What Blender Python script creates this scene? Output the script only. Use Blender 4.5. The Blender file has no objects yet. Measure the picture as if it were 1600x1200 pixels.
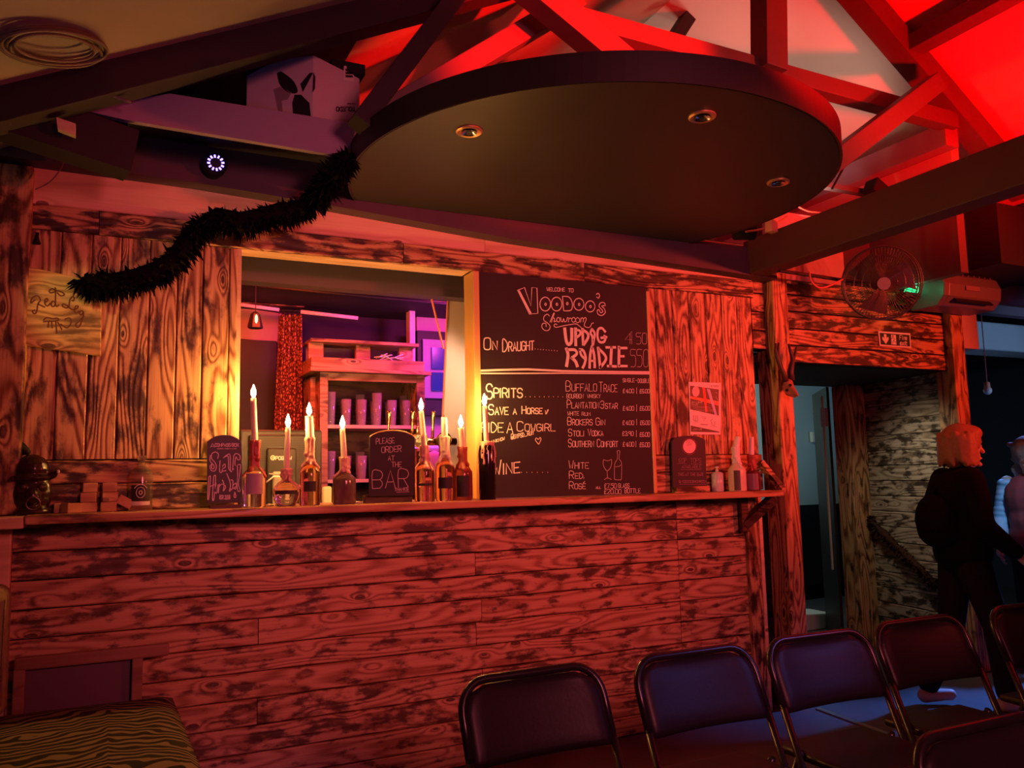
import bpy, bmesh, math, random
from mathutils import Vector, Matrix, Quaternion
from math import sin, cos, pi, radians, sqrt, atan2

rnd = random.Random(11)
scene = bpy.context.scene
COL = scene.collection

# ------------------------------------------------------------------ camera
FOC, YAW, PITCH, ROLL = 1300.0, radians(25.9), radians(6.45), radians(1.22)
CAM = Vector((0.0, -3.9, 1.38))
FW = Vector((sin(YAW) * cos(PITCH), cos(YAW) * cos(PITCH), sin(PITCH)))
R0 = Vector((cos(YAW), -sin(YAW), 0.0))
D0 = FW.cross(R0)
RT = R0 * cos(ROLL) + D0 * sin(ROLL)
DN = -R0 * sin(ROLL) + D0 * cos(ROLL)
cd = bpy.data.cameras.new('camera')
cd.sensor_fit = 'HORIZONTAL'
cd.sensor_width = 36.0
cd.lens = FOC / 1600.0 * 36.0
cd.clip_start = 0.05
cam = bpy.data.objects.new('camera', cd)
COL.objects.link(cam)
M = Matrix((RT, -DN, -FW)).transposed().to_4x4()
M.translation = CAM
cam.matrix_world = M
scene.camera = cam

# ------------------------------------------------------------------ view + world
vs = scene.view_settings
vs.view_transform = 'Standard'
vs.look = 'None'
vs.gamma = 1.0
vs.use_curve_mapping = False
vs.exposure = 0.0
world = bpy.data.worlds.new('night')
scene.world = world
world.use_nodes = True
world.node_tree.nodes['Background'].inputs[0].default_value = (0.010, 0.006, 0.012, 1)
world.node_tree.nodes['Background'].inputs[1].default_value = 0.35


def look_q(a, b):
    return (Vector(b) - Vector(a)).to_track_quat('-Z', 'Y')


def spot(name, loc, target, color, power, size=60, blend=0.5, radius=0.06):
    l = bpy.data.lights.new(name, 'SPOT')
    l.energy = power; l.color = color; l.spot_size = radians(size)
    l.spot_blend = blend; l.shadow_soft_size = radius
    o = bpy.data.objects.new(name, l)
    o.location = loc; o.rotation_mode = 'QUATERNION'
    o.rotation_quaternion = look_q(loc, target)
    COL.objects.link(o)
    return o


def area(name, loc, target, color, power, sx, sy):
    l = bpy.data.lights.new(name, 'AREA')
    l.energy = power; l.color = color; l.shape = 'RECTANGLE'; l.size = sx; l.size_y = sy
    o = bpy.data.objects.new(name, l)
    o.location = loc; o.rotation_mode = 'QUATERNION'
    o.rotation_quaternion = look_q(loc, target)
    COL.objects.link(o)
    return o


def point(name, loc, color, power, radius=0.03):
    l = bpy.data.lights.new(name, 'POINT')
    l.energy = power; l.color = color; l.shadow_soft_size = radius
    o = bpy.data.objects.new(name, l)
    o.location = loc
    COL.objects.link(o)
    return o


RED = (1.0, 0.035, 0.012)
# red stage lamps out of frame on the right / behind the camera, plus an ambient fill
spot('red_stage_lamp', (5.4, -4.7, 2.3), (2.1, .2, 2.6), (1.0, .060, .035), 720, 54, .9, .10)
spot('red_exit_lamp', (6.4, -3.6, 2.2), (4.5, .0, 2.2), (1.0, .055, .02), 560, 42, .8, .08)
spot('red_roof_lamp', (4.2, -2.3, 2.45), (4.6, -1.05, 4.1), (1.0, 0.0, 0.0), 430, 96, .6, .08)
spot('red_roof_lamp_left', (2.9, -3.4, 2.75), (1.75, .6, 3.75), (1.0, .003, .001), 2600, 30, .5, .05)
spot('room_glow', (1.4, -5.4, 2.35), (2.0, 0, 1.6), (1.0, .15, .20), 420, 64, .9, .45)  # added pinkish fill standing in for the room's ambient light
# added neutral fills that brighten the roof above the bar
spot('void_neutral_fill', (4.0, -.12, 3.06), (4.3, .3, 4.1), (1.0, .58, .42), 20, 92, .6, .12)
spot('ridge_neutral_fill', (3.35, .5, 2.9), (3.5, .6, 4.5), (1.0, .58, .42), 24, 70, .8, .12)
# back bar
area('backbar_red', (.75, .75, 2.5), (1.1, 1.6, 1.4), (1.0, .06, .02), 27, .3, .2)
area('backbar_magenta', (2.3, .95, 2.5), (1.7, 1.6, 1.5), (1.0, .06, .55), 22, .3, .2)
point('backbar_violet', (2.35, 1.45, 1.9), (.40, .2, 1.0), 3, .05)
spot('hatch_side_fill', (2.15, .24, 2.15), (1.62, .76, 1.9), (1.0, .60, .40), 20, 75, .7, .05)  # added fill hidden behind the menu board, brightens the pale board
# lobby behind the door, recess, far room
area('lobby_light', (5.2, 2.2, 2.45), (5.4, 2.9, 1.5), (.75, 1.0, .88), 18, .8, .4)
spot('recess_light', (4.75, .30, 2.0), (5.55, .36, .9), (1.0, .88, .66), 18, 95, 1.0, .10)
spot('blue_floor_lamp', (7.4, -.2, 2.6), (5.1, .1, 0), (.08, .26, 1.0), 1200, 42, .6, .08)
spot('blue_chair_lamp', (4.6, -4.2, 2.6), (1.95, -1.6, .7), (.2, .22, 1.0), 80, 14, .9, .08)
spot('blue_bulkhead_lamp', (7.2, -2.6, 1.8), (6.7, .8, 2.3), (.35, .6, 1.0), 120, 40, .7, .1)
spot('blue_stage_lamp', (4.6, -1.9, 2.5), (6.05, .1, 1.15), (.25, .6, 1.0), 160, 12, .5, .05)
spot('violet_ambient', (-.2, -3.0, 1.6), (.6, -.1, 2.9), (.5, .25, 1.0), 8, 60, .9, .2)
spot('sign_amber_fill', (-.55, -1.5, 2.45), (-.13, 0, 2.12), (1.0, .62, .18), 24, 15, .5, .04)  # added narrow amber fill for the warm light on the sign


# ------------------------------------------------------------------ helpers
def at(px, py, Y=None, Z=None, X=None):
    """World point seen at a photo position on the plane Y=, Z= or X=."""
    v = FW + RT * ((px - 800.0) / FOC) + DN * ((py - 600.0) / FOC)
    if Y is not None:
        t = (Y - CAM.y) / v.y
    elif Z is not None:
        t = (Z - CAM.z) / v.z
    else:
        t = (X - CAM.x) / v.x
    return CAM + v * t


class MB:
    def __init__(s):
        s.v = []; s.f = []; s.mi = []; s.cur = 0

    def add(s, vs_, fs):
        b = len(s.v)
        s.v += [Vector(p) for p in vs_]
        for q in fs:
            s.f.append([b + i for i in q]); s.mi.append(s.cur)
        return s

    def box(s, c, size, rot=None):
        c = Vector(c); hx, hy, hz = size[0] / 2, size[1] / 2, size[2] / 2
        P = [Vector((x, y, z)) for x in (-hx, hx) for y in (-hy, hy) for z in (-hz, hz)]
        if rot is not None:
            P = [rot @ p for p in P]
        s.add([c + p for p in P], [(0, 1, 3, 2), (4, 6, 7, 5), (0, 4, 5, 1), (2, 3, 7, 6), (0, 2, 6, 4), (1, 5, 7, 3)])
        return s

    def bbox(s, x0, x1, y0, y1, z0, z1):
        return s.box(((x0 + x1) / 2, (y0 + y1) / 2, (z0 + z1) / 2), (abs(x1 - x0), abs(y1 - y0), abs(z1 - z0)))

    def beam(s, a, b, w, h, up=(0, 1, 0)):
        """Rectangular bar from a to b: w across 'up', h along 'up'."""
        a = Vector(a); b = Vector(b); d = (b - a); L = d.length; d.normalize()
        u = Vector(up); u = (u - d * u.dot(d)).normalized(); w_ = d.cross(u)
        R = Matrix((d, w_, u)).transposed()
        return s.box((a + b) / 2, (L, w, h), R)

    def tube(s, pts, r, n=8, cap=True, closed=False):
        pts = [Vector(p) for p in pts]
        m = len(pts)
        rr = r if isinstance(r, (list, tuple)) else [r] * m
        prev = None; vs_ = []; fs = []
        for i, p in enumerate(pts):
            if closed:
                d = pts[(i + 1) % m] - pts[i - 1]
            else:
                d = pts[min(i + 1, m - 1)] - pts[max(i - 1, 0)]
            if d.length < 1e-9:
                d = Vector((0, 0, 1))
            d.normalize()
            if prev is None:
                u = d.orthogonal().normalized()
            else:
                u = prev - d * prev.dot(d)
                u = u.normalized() if u.length > 1e-6 else d.orthogonal().normalized()
            prev = u; w = d.cross(u)
            for k in range(n):
                a = 2 * pi * k / n
                vs_.append(p + (u * cos(a) + w * sin(a)) * rr[i])
        rng = m if closed else m - 1
        for i in range(rng):
            j = (i + 1) % m
            for k in range(n):
                fs.append((i * n + k, i * n + (k + 1) % n, j * n + (k + 1) % n, j * n + k))
        if cap and not closed:
            fs.append(tuple(range(n - 1, -1, -1))); fs.append(tuple((m - 1) * n + k for k in range(n)))
        return s.add(vs_, fs)

    def lathe(s, prof, c=(0, 0, 0), n=20, sx=1.0, sy=1.0, wob=0.0, seed=0, cap=True):
        """prof: (radius, z) list from bottom to top."""
        c = Vector(c); vs_ = []; fs = []; m = len(prof)
        rr = random.Random(seed)
        for (r, z) in prof:
            for k in range(n):
                a = 2 * pi * k / n
                q = r * (1 + wob * (rr.random() - .5))
                vs_.append(c + Vector((q * cos(a) * sx, q * sin(a) * sy, z)))
        for i in range(m - 1):
            for k in range(n):
                fs.append((i * n + k, i * n + (k + 1) % n, (i + 1) * n + (k + 1) % n, (i + 1) * n + k))
        if cap:
            fs.append(tuple(range(n - 1, -1, -1))); fs.append(tuple((m - 1) * n + k for k in range(n)))
        return s.add(vs_, fs)

    def ell(s, c, r, n=14, m=8, rot=None):
        c = Vector(c); r = Vector(r) if not isinstance(r, (int, float)) else Vector((r, r, r))
        vs_ = []; fs = []
        for i in range(m + 1):
            t = pi * i / m
            for k in range(n):
                a = 2 * pi * k / n
                p = Vector((r.x * sin(t) * cos(a), r.y * sin(t) * sin(a), -r.z * cos(t)))
                if rot is not None:
                    p = rot @ p
                vs_.append(c + p)
        for i in range(m):
            for k in range(n):
                fs.append((i * n + k, i * n + (k + 1) % n, (i + 1) * n + (k + 1) % n, (i + 1) * n + k))
        return s.add(vs_, fs)

    def capsule(s, a, b, ra, rb, n=12):
        a = Vector(a); b = Vector(b); d = (b - a)
        if d.length < 1e-6:
            return s.ell(a, ra)
        d.normalize()
        pts = []; rr = []
        for i in range(5):
            t = -pi / 2 + pi / 2 * i / 4
            pts.append(a + d * (ra * sin(t))); rr.append(max(ra * cos(t), 1e-4))
        for i in range(5):
            t = pi / 2 * i / 4
            pts.append(b + d * (rb * sin(t))); rr.append(max(rb * cos(t), 1e-4))
        return s.tube(pts, rr, n)

    def chain(s, pts, rr, n=12):
        for i in range(len(pts) - 1):
            s.capsule(pts[i], pts[i + 1], rr[i], rr[i + 1], n)
        return s

    def prism(s, poly, axis_vec):
        """Extrude a planar polygon (3D points) by axis_vec."""
        P = [Vector(p) for p in poly]; a = Vector(axis_vec); n = len(P)
        vs_ = P + [p + a for p in P]
        fs = [tuple(range(n - 1, -1, -1)), tuple(range(n, 2 * n))]
        for i in range(n):
            j = (i + 1) % n
            fs.append((i, j, n + j, n + i))
        return s.add(vs_, fs)

    def build(s, name, mat, parent=None, smooth=False, org=None, kind=None):
        me = bpy.data.meshes.new(name)
        o_ = Vector(org) if org is not None else Vector((0, 0, 0))
        if parent is not None and org is None:
            o_ = parent.matrix_world.translation.copy() if parent.get('_org') is None else Vector(parent['_org'])
        me.from_pydata([tuple(p - o_) for p in s.v], [], s.f)
        mats = mat if isinstance(mat, (list, tuple)) else [mat]
        for m_ in mats:
            me.materials.append(m_)
        if len(mats) > 1:
            me.polygons.foreach_set('material_index', s.mi)
        if smooth:
            me.polygons.foreach_set('use_smooth', [True] * len(me.polygons))
        bm = bmesh.new(); bm.from_mesh(me)
        bmesh.ops.recalc_face_normals(bm, faces=bm.faces)
        bm.to_mesh(me); bm.free()
        me.update()
        ob = bpy.data.objects.new(name, me)
        COL.objects.link(ob)
        if parent is not None:
            ob.parent = parent
            ob['_org'] = tuple(o_)
        else:
            ob.location = o_
            ob['_org'] = tuple(o_)
        if kind:
            ob['kind'] = kind
        return ob


def autosmooth(ob, ang=40):
    """Smooth shading with sharp edges kept by angle."""
    me = ob.data
    bm = bmesh.new(); bm.from_mesh(me)
    for f in bm.faces:
        f.smooth = True
    for e in bm.edges:
        if len(e.link_faces) == 2 and e.calc_face_angle(0) > radians(ang):
            e.smooth = False
    bm.to_mesh(me); bm.free()
    return ob


def bevel(ob, w=0.004, seg=2):
    m = ob.modifiers.new('bevel', 'BEVEL')
    m.width = w; m.segments = seg; m.limit_method = 'ANGLE'; m.angle_limit = radians(40)
    return ob


def remesh(ob, size=0.012, smooth=4):
    m = ob.modifiers.new('remesh', 'REMESH')
    m.mode = 'VOXEL'; m.voxel_size = size; m.use_smooth_shade = True
    if smooth:
        k = ob.modifiers.new('smooth', 'SMOOTH'); k.iterations = smooth; k.factor = 0.5
    return ob


def tag(o, label=None, cat=None, group=None, kind=None):
    if label: o['label'] = label
    if cat: o['category'] = cat
    if group: o['group'] = group
    if kind: o['kind'] = kind
    return o


def thing(name, loc, label, cat, group=None, kind=None):
    o = bpy.data.objects.new(name, None)
    o.empty_display_size = 0.05
    COL.objects.link(o)
    o.location = loc
    o['_org'] = tuple(loc)
    tag(o, label, cat, group, kind)
    return o


def structure(name, mb, mat, label=None, smooth=False, org=None):
    if org is None:
        lo = [min(p[i] for p in mb.v) for i in range(3)]; hi = [max(p[i] for p in mb.v) for i in range(3)]
        org = ((lo[0] + hi[0]) / 2, (lo[1] + hi[1]) / 2, lo[2])
    o = mb.build(name, mat, None, smooth, org)
    o['kind'] = 'structure'
    if label: o['label'] = label
    return o


def base_of(mb):
    lo = [min(p[i] for p in mb.v) for i in range(3)]; hi = [max(p[i] for p in mb.v) for i in range(3)]
    return ((lo[0] + hi[0]) / 2, (lo[1] + hi[1]) / 2, lo[2])


# ------------------------------------------------------------------ materials
def new_mat(name):
    m = bpy.data.materials.new(name)
    m.use_nodes = True
    nt = m.node_tree
    return m, nt, nt.nodes['Principled BSDF']


def mat(name, color, rough=0.5, metal=0.0, spec=0.5, trans=0.0, emit=None, estr=0.0, ior=1.45, sss=0.0, noise=0.0, nscale=30, bump=0.0, coat=0.0, alpha=1.0):
    m, nt, p = new_mat(name)
    c = (color[0], color[1], color[2], 1)
    p.inputs['Base Color'].default_value = c
    p.inputs['Roughness'].default_value = rough
    p.inputs['Metallic'].default_value = metal
    p.inputs['Specular IOR Level'].default_value = spec
    p.inputs['Transmission Weight'].default_value = trans
    p.inputs['IOR'].default_value = ior
    p.inputs['Alpha'].default_value = alpha
    if sss:
        p.inputs['Subsurface Weight'].default_value = sss
        p.inputs['Subsurface Radius'].default_value = (0.02, 0.01, 0.006)
        p.inputs['Subsurface Scale'].default_value = 0.5
    if coat:
        p.inputs['Coat Weight'].default_value = coat
    if emit:
        p.inputs['Emission Color'].default_value = (emit[0], emit[1], emit[2], 1)
        p.inputs['Emission Strength'].default_value = estr
    if noise or bump:
        tc = nt.nodes.new('ShaderNodeTexCoord')
        no = nt.nodes.new('ShaderNodeTexNoise')
        no.inputs['Scale'].default_value = nscale; no.inputs['Detail'].default_value = 5
        nt.links.new(tc.outputs['Object'], no.inputs['Vector'])
        if noise:
            mx = nt.nodes.new('ShaderNodeMix'); mx.data_type = 'RGBA'
            mx.inputs[6].default_value = tuple(max(0, x * (1 - noise)) for x in color[:3]) + (1,)
            mx.inputs[7].default_value = tuple(min(1, x * (1 + noise)) for x in color[:3]) + (1,)
            nt.links.new(no.outputs['Fac'], mx.inputs[0])
            nt.links.new(mx.outputs[2], p.inputs['Base Color'])
        if bump:
            bp = nt.nodes.new('ShaderNodeBump'); bp.inputs['Strength'].default_value = bump
            bp.inputs['Distance'].default_value = 0.01
            nt.links.new(no.outputs['Fac'], bp.inputs['Height'])
            nt.links.new(bp.outputs['Normal'], p.inputs['Normal'])
    return m


def wood(name, light, mid, burnt, burn_lo=0.5, burn_hi=0.64, rough=0.5, ring=7.0, bstr=0.25, burn_scale=(3.0, 9.0, 9.0), burn_mix=0.92, vert=False):
    """Scorched softwood: grain along local X, knots, dark burn marks."""
    m, nt, p = new_mat(name)
    L = nt.links.new

    def node(t, **kw):
        n = nt.nodes.new(t)
        for k, v in kw.items():
            setattr(n, k, v)
        return n

    def math_(op, a, b=None, clamp=False):
        n = node('ShaderNodeMath', operation=op); n.use_clamp = clamp
        for i, q in enumerate((a, b)):
            if q is None: continue
            if isinstance(q, (int, float)): n.inputs[i].default_value = q
            else: L(q, n.inputs[i])
        return n.outputs[0]

    def vmul(v, s_):
        n = node('ShaderNodeVectorMath', operation='MULTIPLY')
        L(v, n.inputs[0]); n.inputs[1].default_value = s_
        return n.outputs[0]

    def noise(v, detail=2.0, rough_=0.5, dist=0.0):
        n = node('ShaderNodeTexNoise'); n.inputs['Scale'].default_value = 1.0
        n.inputs['Detail'].default_value = detail; n.inputs['Roughness'].default_value = rough_
        n.inputs['Distortion'].default_value = dist
        L(v, n.inputs['Vector'])
        return n.outputs['Fac']

    tc = node('ShaderNodeTexCoord'); oi = node('ShaderNodeObjectInfo')
    cmb = node('ShaderNodeCombineXYZ')
    L(math_('MULTIPLY', oi.outputs['Random'], 57.0), cmb.inputs[0])
    L(math_('MULTIPLY', oi.outputs['Random'], 131.0), cmb.inputs[1])
    L(math_('MULTIPLY', oi.outputs['Random'], 23.0), cmb.inputs[2])
    av = node('ShaderNodeVectorMath', operation='ADD')
    src = tc.outputs['Object']
    if vert:
        sp = node('ShaderNodeSeparateXYZ'); L(src, sp.inputs[0]); cb = node('ShaderNodeCombineXYZ')
        L(sp.outputs[2], cb.inputs[0]); L(sp.outputs[0], cb.inputs[1]); L(sp.outputs[1], cb.inputs[2]); src = cb.outputs[0]
    L(src, av.inputs[0]); L(cmb.outputs[0], av.inputs[1])
    v = av.outputs[0]
    g = noise(vmul(v, (1.1, 8.0, 8.0)), 1.5, 0.4)
    vo = node('ShaderNodeTexVoronoi'); vo.inputs['Scale'].default_value = 1.0
    L(vmul(v, (3.2, 8.0, 8.0)), vo.inputs['Vector'])
    kn = math_('SUBTRACT', 1.0, math_('DIVIDE', vo.outputs['Distance'], 0.34), True)
    kn2 = math_('MULTIPLY', kn, kn)
    gg = math_('ADD', g, math_('MULTIPLY', kn2, 0.30))
    ringv = math_('ADD', math_('MULTIPLY', math_('SINE', math_('MULTIPLY', gg, ring * 6.283)), 0.5), 0.5)
    ringp = math_('POWER', ringv, 1.8)
    fine = noise(vmul(v, (4.0, 150.0, 150.0)), 3.0, 0.6)
    rf = math_('ADD', math_('MULTIPLY', ringp, 0.85), math_('MULTIPLY', math_('SUBTRACT', fine, 0.42), 1.25), True)
    mx = node('ShaderNodeMix', data_type='RGBA')
    mx.inputs[6].default_value = light + (1,); mx.inputs[7].default_value = mid + (1,)
    L(rf, mx.inputs[0])
    b1 = noise(vmul(v, burn_scale), 5.0, 0.62)
    b1 = math_('ADD', b1, math_('MULTIPLY', math_('SUBTRACT', oi.outputs['Random'], 0.5), 0.10))
    b1 = math_('ADD', b1, math_('MULTIPLY', math_('SUBTRACT', ringv, 0.5), 0.05))
    mr = node('ShaderNodeMapRange'); mr.interpolation_type = 'SMOOTHSTEP'
    mr.inputs['From Min'].default_value = burn_lo; mr.inputs['From Max'].default_value = burn_hi
    L(b1, mr.inputs['Value'])
    bf = math_('MULTIPLY', mr.outputs[0], burn_mix)
    bf = math_('MULTIPLY', bf, math_('SUBTRACT', 1.0, math_('MULTIPLY', kn, 0.6)))
    core = math_('GREATER_THAN', kn, 0.74)
    bf = math_('MAXIMUM', bf, math_('MULTIPLY', core, 0.8))
    m2 = node('ShaderNodeMix', data_type='RGBA')
    L(bf, m2.inputs[0]); L(mx.outputs[2], m2.inputs[6]); m2.inputs[7].default_value = burnt + (1,)
    L(m2.outputs[2], p.inputs['Base Color'])
    p.inputs['Roughness'].default_value = rough
    p.inputs['Specular IOR Level'].default_value = 0.35
    bp = node('ShaderNodeBump'); bp.inputs['Strength'].default_value = bstr; bp.inputs['Distance'].default_value = 0.004
    L(math_('ADD', math_('MULTIPLY', ringp, -1.0), math_('MULTIPLY', bf, -0.5)), bp.inputs['Height'])
    L(bp.outputs['Normal'], p.inputs['Normal'])
    return m


WOOD = wood('scorched_pine', (0.62, 0.38, 0.22), (0.32, 0.15, 0.075), (0.030, 0.014, 0.011), 0.47, 0.63, ring=11.0, burn_scale=(8.0, 17.0, 17.0), burn_mix=0.84)
WOODV = wood('scorched_pine_upright', (0.70, 0.44, 0.21), (0.23, 0.092, 0.032), (0.025, 0.011, 0.007), 0.47, 0.66, ring=14.0, burn_scale=(6.5, 14.0, 14.0), burn_mix=0.9)
WOODH = wood('scorched_pine_heavy', (0.62, 0.37, 0.17), (0.20, 0.075, 0.028), (0.018, 0.009, 0.006), 0.44, 0.58, ring=12.0, burn_scale=(6.0, 17.0, 17.0))
WOODHV = wood('scorched_post', (0.62, 0.37, 0.17), (0.20, 0.075, 0.028), (0.018, 0.009, 0.006), 0.50, 0.66, ring=11.0, burn_scale=(8.0, 16.0, 16.0), vert=True)
WOODVV = wood('rough_post', (0.66, 0.42, 0.18), (0.22, 0.085, 0.03), (0.03, 0.014, 0.008), 0.47, 0.64, ring=9.0, burn_scale=(5.0, 9.0, 9.0), vert=True)
WOODP = wood('plain_pine', (0.82, 0.58, 0.38), (0.66, 0.43, 0.25), (0.12, 0.06, 0.03), 0.70, 0.84, ring=4.0, bstr=0.08)
WOODG = wood('pale_signboard_pine', (0.80, 0.58, 0.18), (0.45, 0.27, 0.06), (0.09, 0.05, 0.015), 0.52, 0.68, ring=11.0, burn_scale=(3.2, 12.0, 12.0), burn_mix=0.8)
WOODGREY = wood('grey_pine', (0.50, 0.40, 0.29), (0.22, 0.15, 0.09), (0.025, 0.017, 0.013), 0.46, 0.60, ring=11.0, burn_scale=(8.0, 17.0, 17.0))
WOODD = wood('dark_stained_wood', (0.10, 0.05, 0.03), (0.05, 0.022, 0.014), (0.012, 0.006, 0.005), 0.5, 0.65)
BLACK = mat('black_paint', (0.012, 0.011, 0.013), 0.55)
MATTBLACK = mat('matt_black', (0.006, 0.006, 0.007), 0.8)
BACK = mat('dark_gap', (0.008, 0.005, 0.004), 0.9)
PLUM = mat('dark_painted_timber', (0.075, 0.05, 0.07), 0.6, noise=0.3, nscale=6)
DISC = mat('disc_black_satin', (0.034, 0.029, 0.028), 0.5, noise=0.2, nscale=3)
DISCRIM = mat('disc_rim_black', (0.013, 0.010, 0.013), 0.5)
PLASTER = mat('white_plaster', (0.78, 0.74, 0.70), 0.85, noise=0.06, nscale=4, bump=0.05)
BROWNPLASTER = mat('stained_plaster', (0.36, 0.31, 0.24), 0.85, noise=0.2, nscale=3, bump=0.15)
TRUSS = mat('painted_truss', (0.15, 0.11, 0.11), 0.55, noise=0.15, nscale=8)
TRUSSDARK = mat('dark_truss', (0.022, 0.016, 0.019), 0.7, noise=0.2, nscale=8)
NAVY = mat('navy_wall', (0.035, 0.045, 0.085), 0.8)
DARKWALL = mat('dark_wall', (0.03, 0.022, 0.028), 0.75)
WHITE = mat('white_gloss', (0.8, 0.8, 0.8), 0.35)
CHALK = mat('white_chalk_marker', (0.85, 0.80, 0.78), 0.9)
CHALKDIM = mat('thin_chalk', (0.62, 0.56, 0.56), 0.9)
BOARD = mat('chalkboard_black', (0.014, 0.012, 0.015), 0.6, noise=0.35, nscale=5)
CHROME = mat('chrome', (0.8, 0.78, 0.75), 0.18, 1.0)
BRASS = mat('brass', (0.85, 0.60, 0.25), 0.2, 1.0)
WAX = mat('ivory_wax', (0.85, 0.77, 0.62), 0.45, sss=0.35)
WAXWHITE = mat('white_wax', (0.88, 0.84, 0.80), 0.45, sss=0.3)
WAXRED = mat('red_wax', (0.42, 0.09, 0.06), 0.4, noise=0.4, nscale=60, sss=0.2)
WAXPINK = mat('pinkish_wax', (0.70, 0.42, 0.33), 0.45, noise=0.3, nscale=50, sss=0.2)
GLASS = mat('clear_glass', (0.95, 0.95, 0.95), 0.03, trans=1.0)
AMBER = mat('amber_glass', (0.95, 0.50, 0.25), 0.05, trans=0.95)
CLEARB = mat('smoky_clear_glass', (0.90, 0.74, 0.62), 0.06, trans=0.92)
DARKGLASS = mat('dark_wine_glass', (0.02, 0.015, 0.015), 0.08)
LABELW = mat('paper_label', (0.75, 0.68, 0.6), 0.7)
LABELD = mat('dark_label', (0.03, 0.022, 0.02), 0.6)
VINYL = mat('black_vinyl', (0.015, 0.012, 0.015), 0.42, spec=0.32, noise=0.15, nscale=80, bump=0.04)
TUBE = mat('black_steel_tube', (0.015, 0.014, 0.016), 0.28, spec=0.6)
SKIN = mat('skin', (0.62, 0.38, 0.28), 0.5, sss=0.1)
FLAME = mat('flame', (1, 0.8, 0.4), 0.5, emit=(1.0, 0.44, 0.10), estr=720)
# ------------------------------------------------------------------ planks
_pl = {}


def plank_mesh(L, W, T, m):
    k = (round(L, 3), round(W, 3), round(T, 3), m.name)
    if k in _pl:
        return _pl[k]
    c = min(0.005, W * .2)
    # local X = length, Y = width, Z = outward face
    sec = [(-W / 2, -T), (W / 2, -T), (W / 2, -c), (W / 2 - c, 0), (-W / 2 + c, 0), (-W / 2, -c)]
    vs_ = [(-L / 2, y, z) for y, z in sec] + [(L / 2, y, z) for y, z in sec]
    n = 6
    fs = [tuple(range(n - 1, -1, -1)), tuple(range(n, 2 * n))] + [(i, (i + 1) % n, n + (i + 1) % n, n + i) for i in range(n)]
    me = bpy.data.meshes.new('plank')
    me.from_pydata(vs_, [], fs); me.materials.append(m)
    bm = bmesh.new(); bm.from_mesh(me); bmesh.ops.recalc_face_normals(bm, faces=bm.faces); bm.to_mesh(me); bm.free()
    _pl[k] = me
    return me


def plank(parent, c, L, W, T, along, out, m, name='plank'):
    """Board centred at c on its outer face; 'along' = length direction, 'out' = facing."""
    a = Vector(along).normalized(); o = Vector(out); o = (o - a * o.dot(a)).normalized(); w = o.cross(a)
    ob = bpy.data.objects.new(name, plank_mesh(L, W, T, m))
    COL.objects.link(ob)
    ob.parent = parent
    org = Vector(parent['_org']) if parent is not None else Vector((0, 0, 0))
    R = Matrix((a, w, o)).transposed().to_4x4()
    R.translation = Vector(c) - org
    ob.matrix_local = R
    return ob


X_, Y_, Z_ = Vector((1, 0, 0)), Vector((0, 1, 0)), Vector((0, 0, 1))
OUT = Vector((0, -1, 0))
SHELF = 1.278            # top of the bar ledge
XL = -0.335              # left end of bar front
XO = at(369, 600, Y=0).x  # left edge of the serving opening
XC0 = at(738, 600, Y=0).x
XC1 = at(1018, 600, Y=0).x
XJ = at(1061, 900, Y=0).x
XP0 = at(1164, 830, Y=0).x
XP1 = at(1190, 830, Y=0).x
XH = at(1175, 450, Y=0).x
ZH = 2.455               # underside of header

# floor
mb = MB(); mb.bbox(-1.0, 9.5, -6.0, 5.0, -0.1, 0.0)
FLOORM = mat('dark_vinyl_floor', (0.075, 0.072, 0.085), 0.42, noise=0.25, nscale=7)
floor = structure('floor', mb, FLOORM, 'dark vinyl floor catching blue light at the right')
# metal strip in the floor
mb = MB(); a = at(1278, 1108, Z=0.0); b = at(1392, 1150, Z=0.0)
mb.beam(a + Z_ * .004, b + Z_ * .004, 0.035, 0.008, up=(0, 0, 1))
t = mb.build('threshold_strip', mat('strip_metal', (0.7, 0.6, 0.6), 0.3, 1.0), None, org=base_of(mb))
tag(t, 'thin shiny metal strip across the floor in front of the door', 'floor strip')

# bar front (below the ledge)
mb = MB(); mb.bbox(XL, XP0 + .02, 0.02, 0.14, 0.0, SHELF - .04)
wf = structure('wall_front', mb, BACK, 'scorched plank bar front below the ledge')
zt = 1.240; pitch = 0.1138
for r in range(11):
    z1 = zt - r * pitch; z0 = max(z1 - pitch, 0.0)
    if r == 10: z0 = 0.0
    zc = (z0 + z1) / 2; W = z1 - z0 - .005
    segs = []
    if r in (2, 5, 8): segs = [(XL, XC0), (XC0, XJ)]
    elif r in (4, 7): segs = [(XL, 0.62), (0.62, XC0 + .03), (XC0 + .03, XJ)]
    else: segs = [(XL, XJ)]
    segs.append((XJ, XP0))
    for (x0, x1) in segs:
        plank(wf, ((x0 + x1) / 2, rnd.uniform(-.002, .002), zc), x1 - x0 - .003, W, .02, X_, OUT, WOOD)
# cut-out access frame above the zebra seat is a bench (see below)

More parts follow.
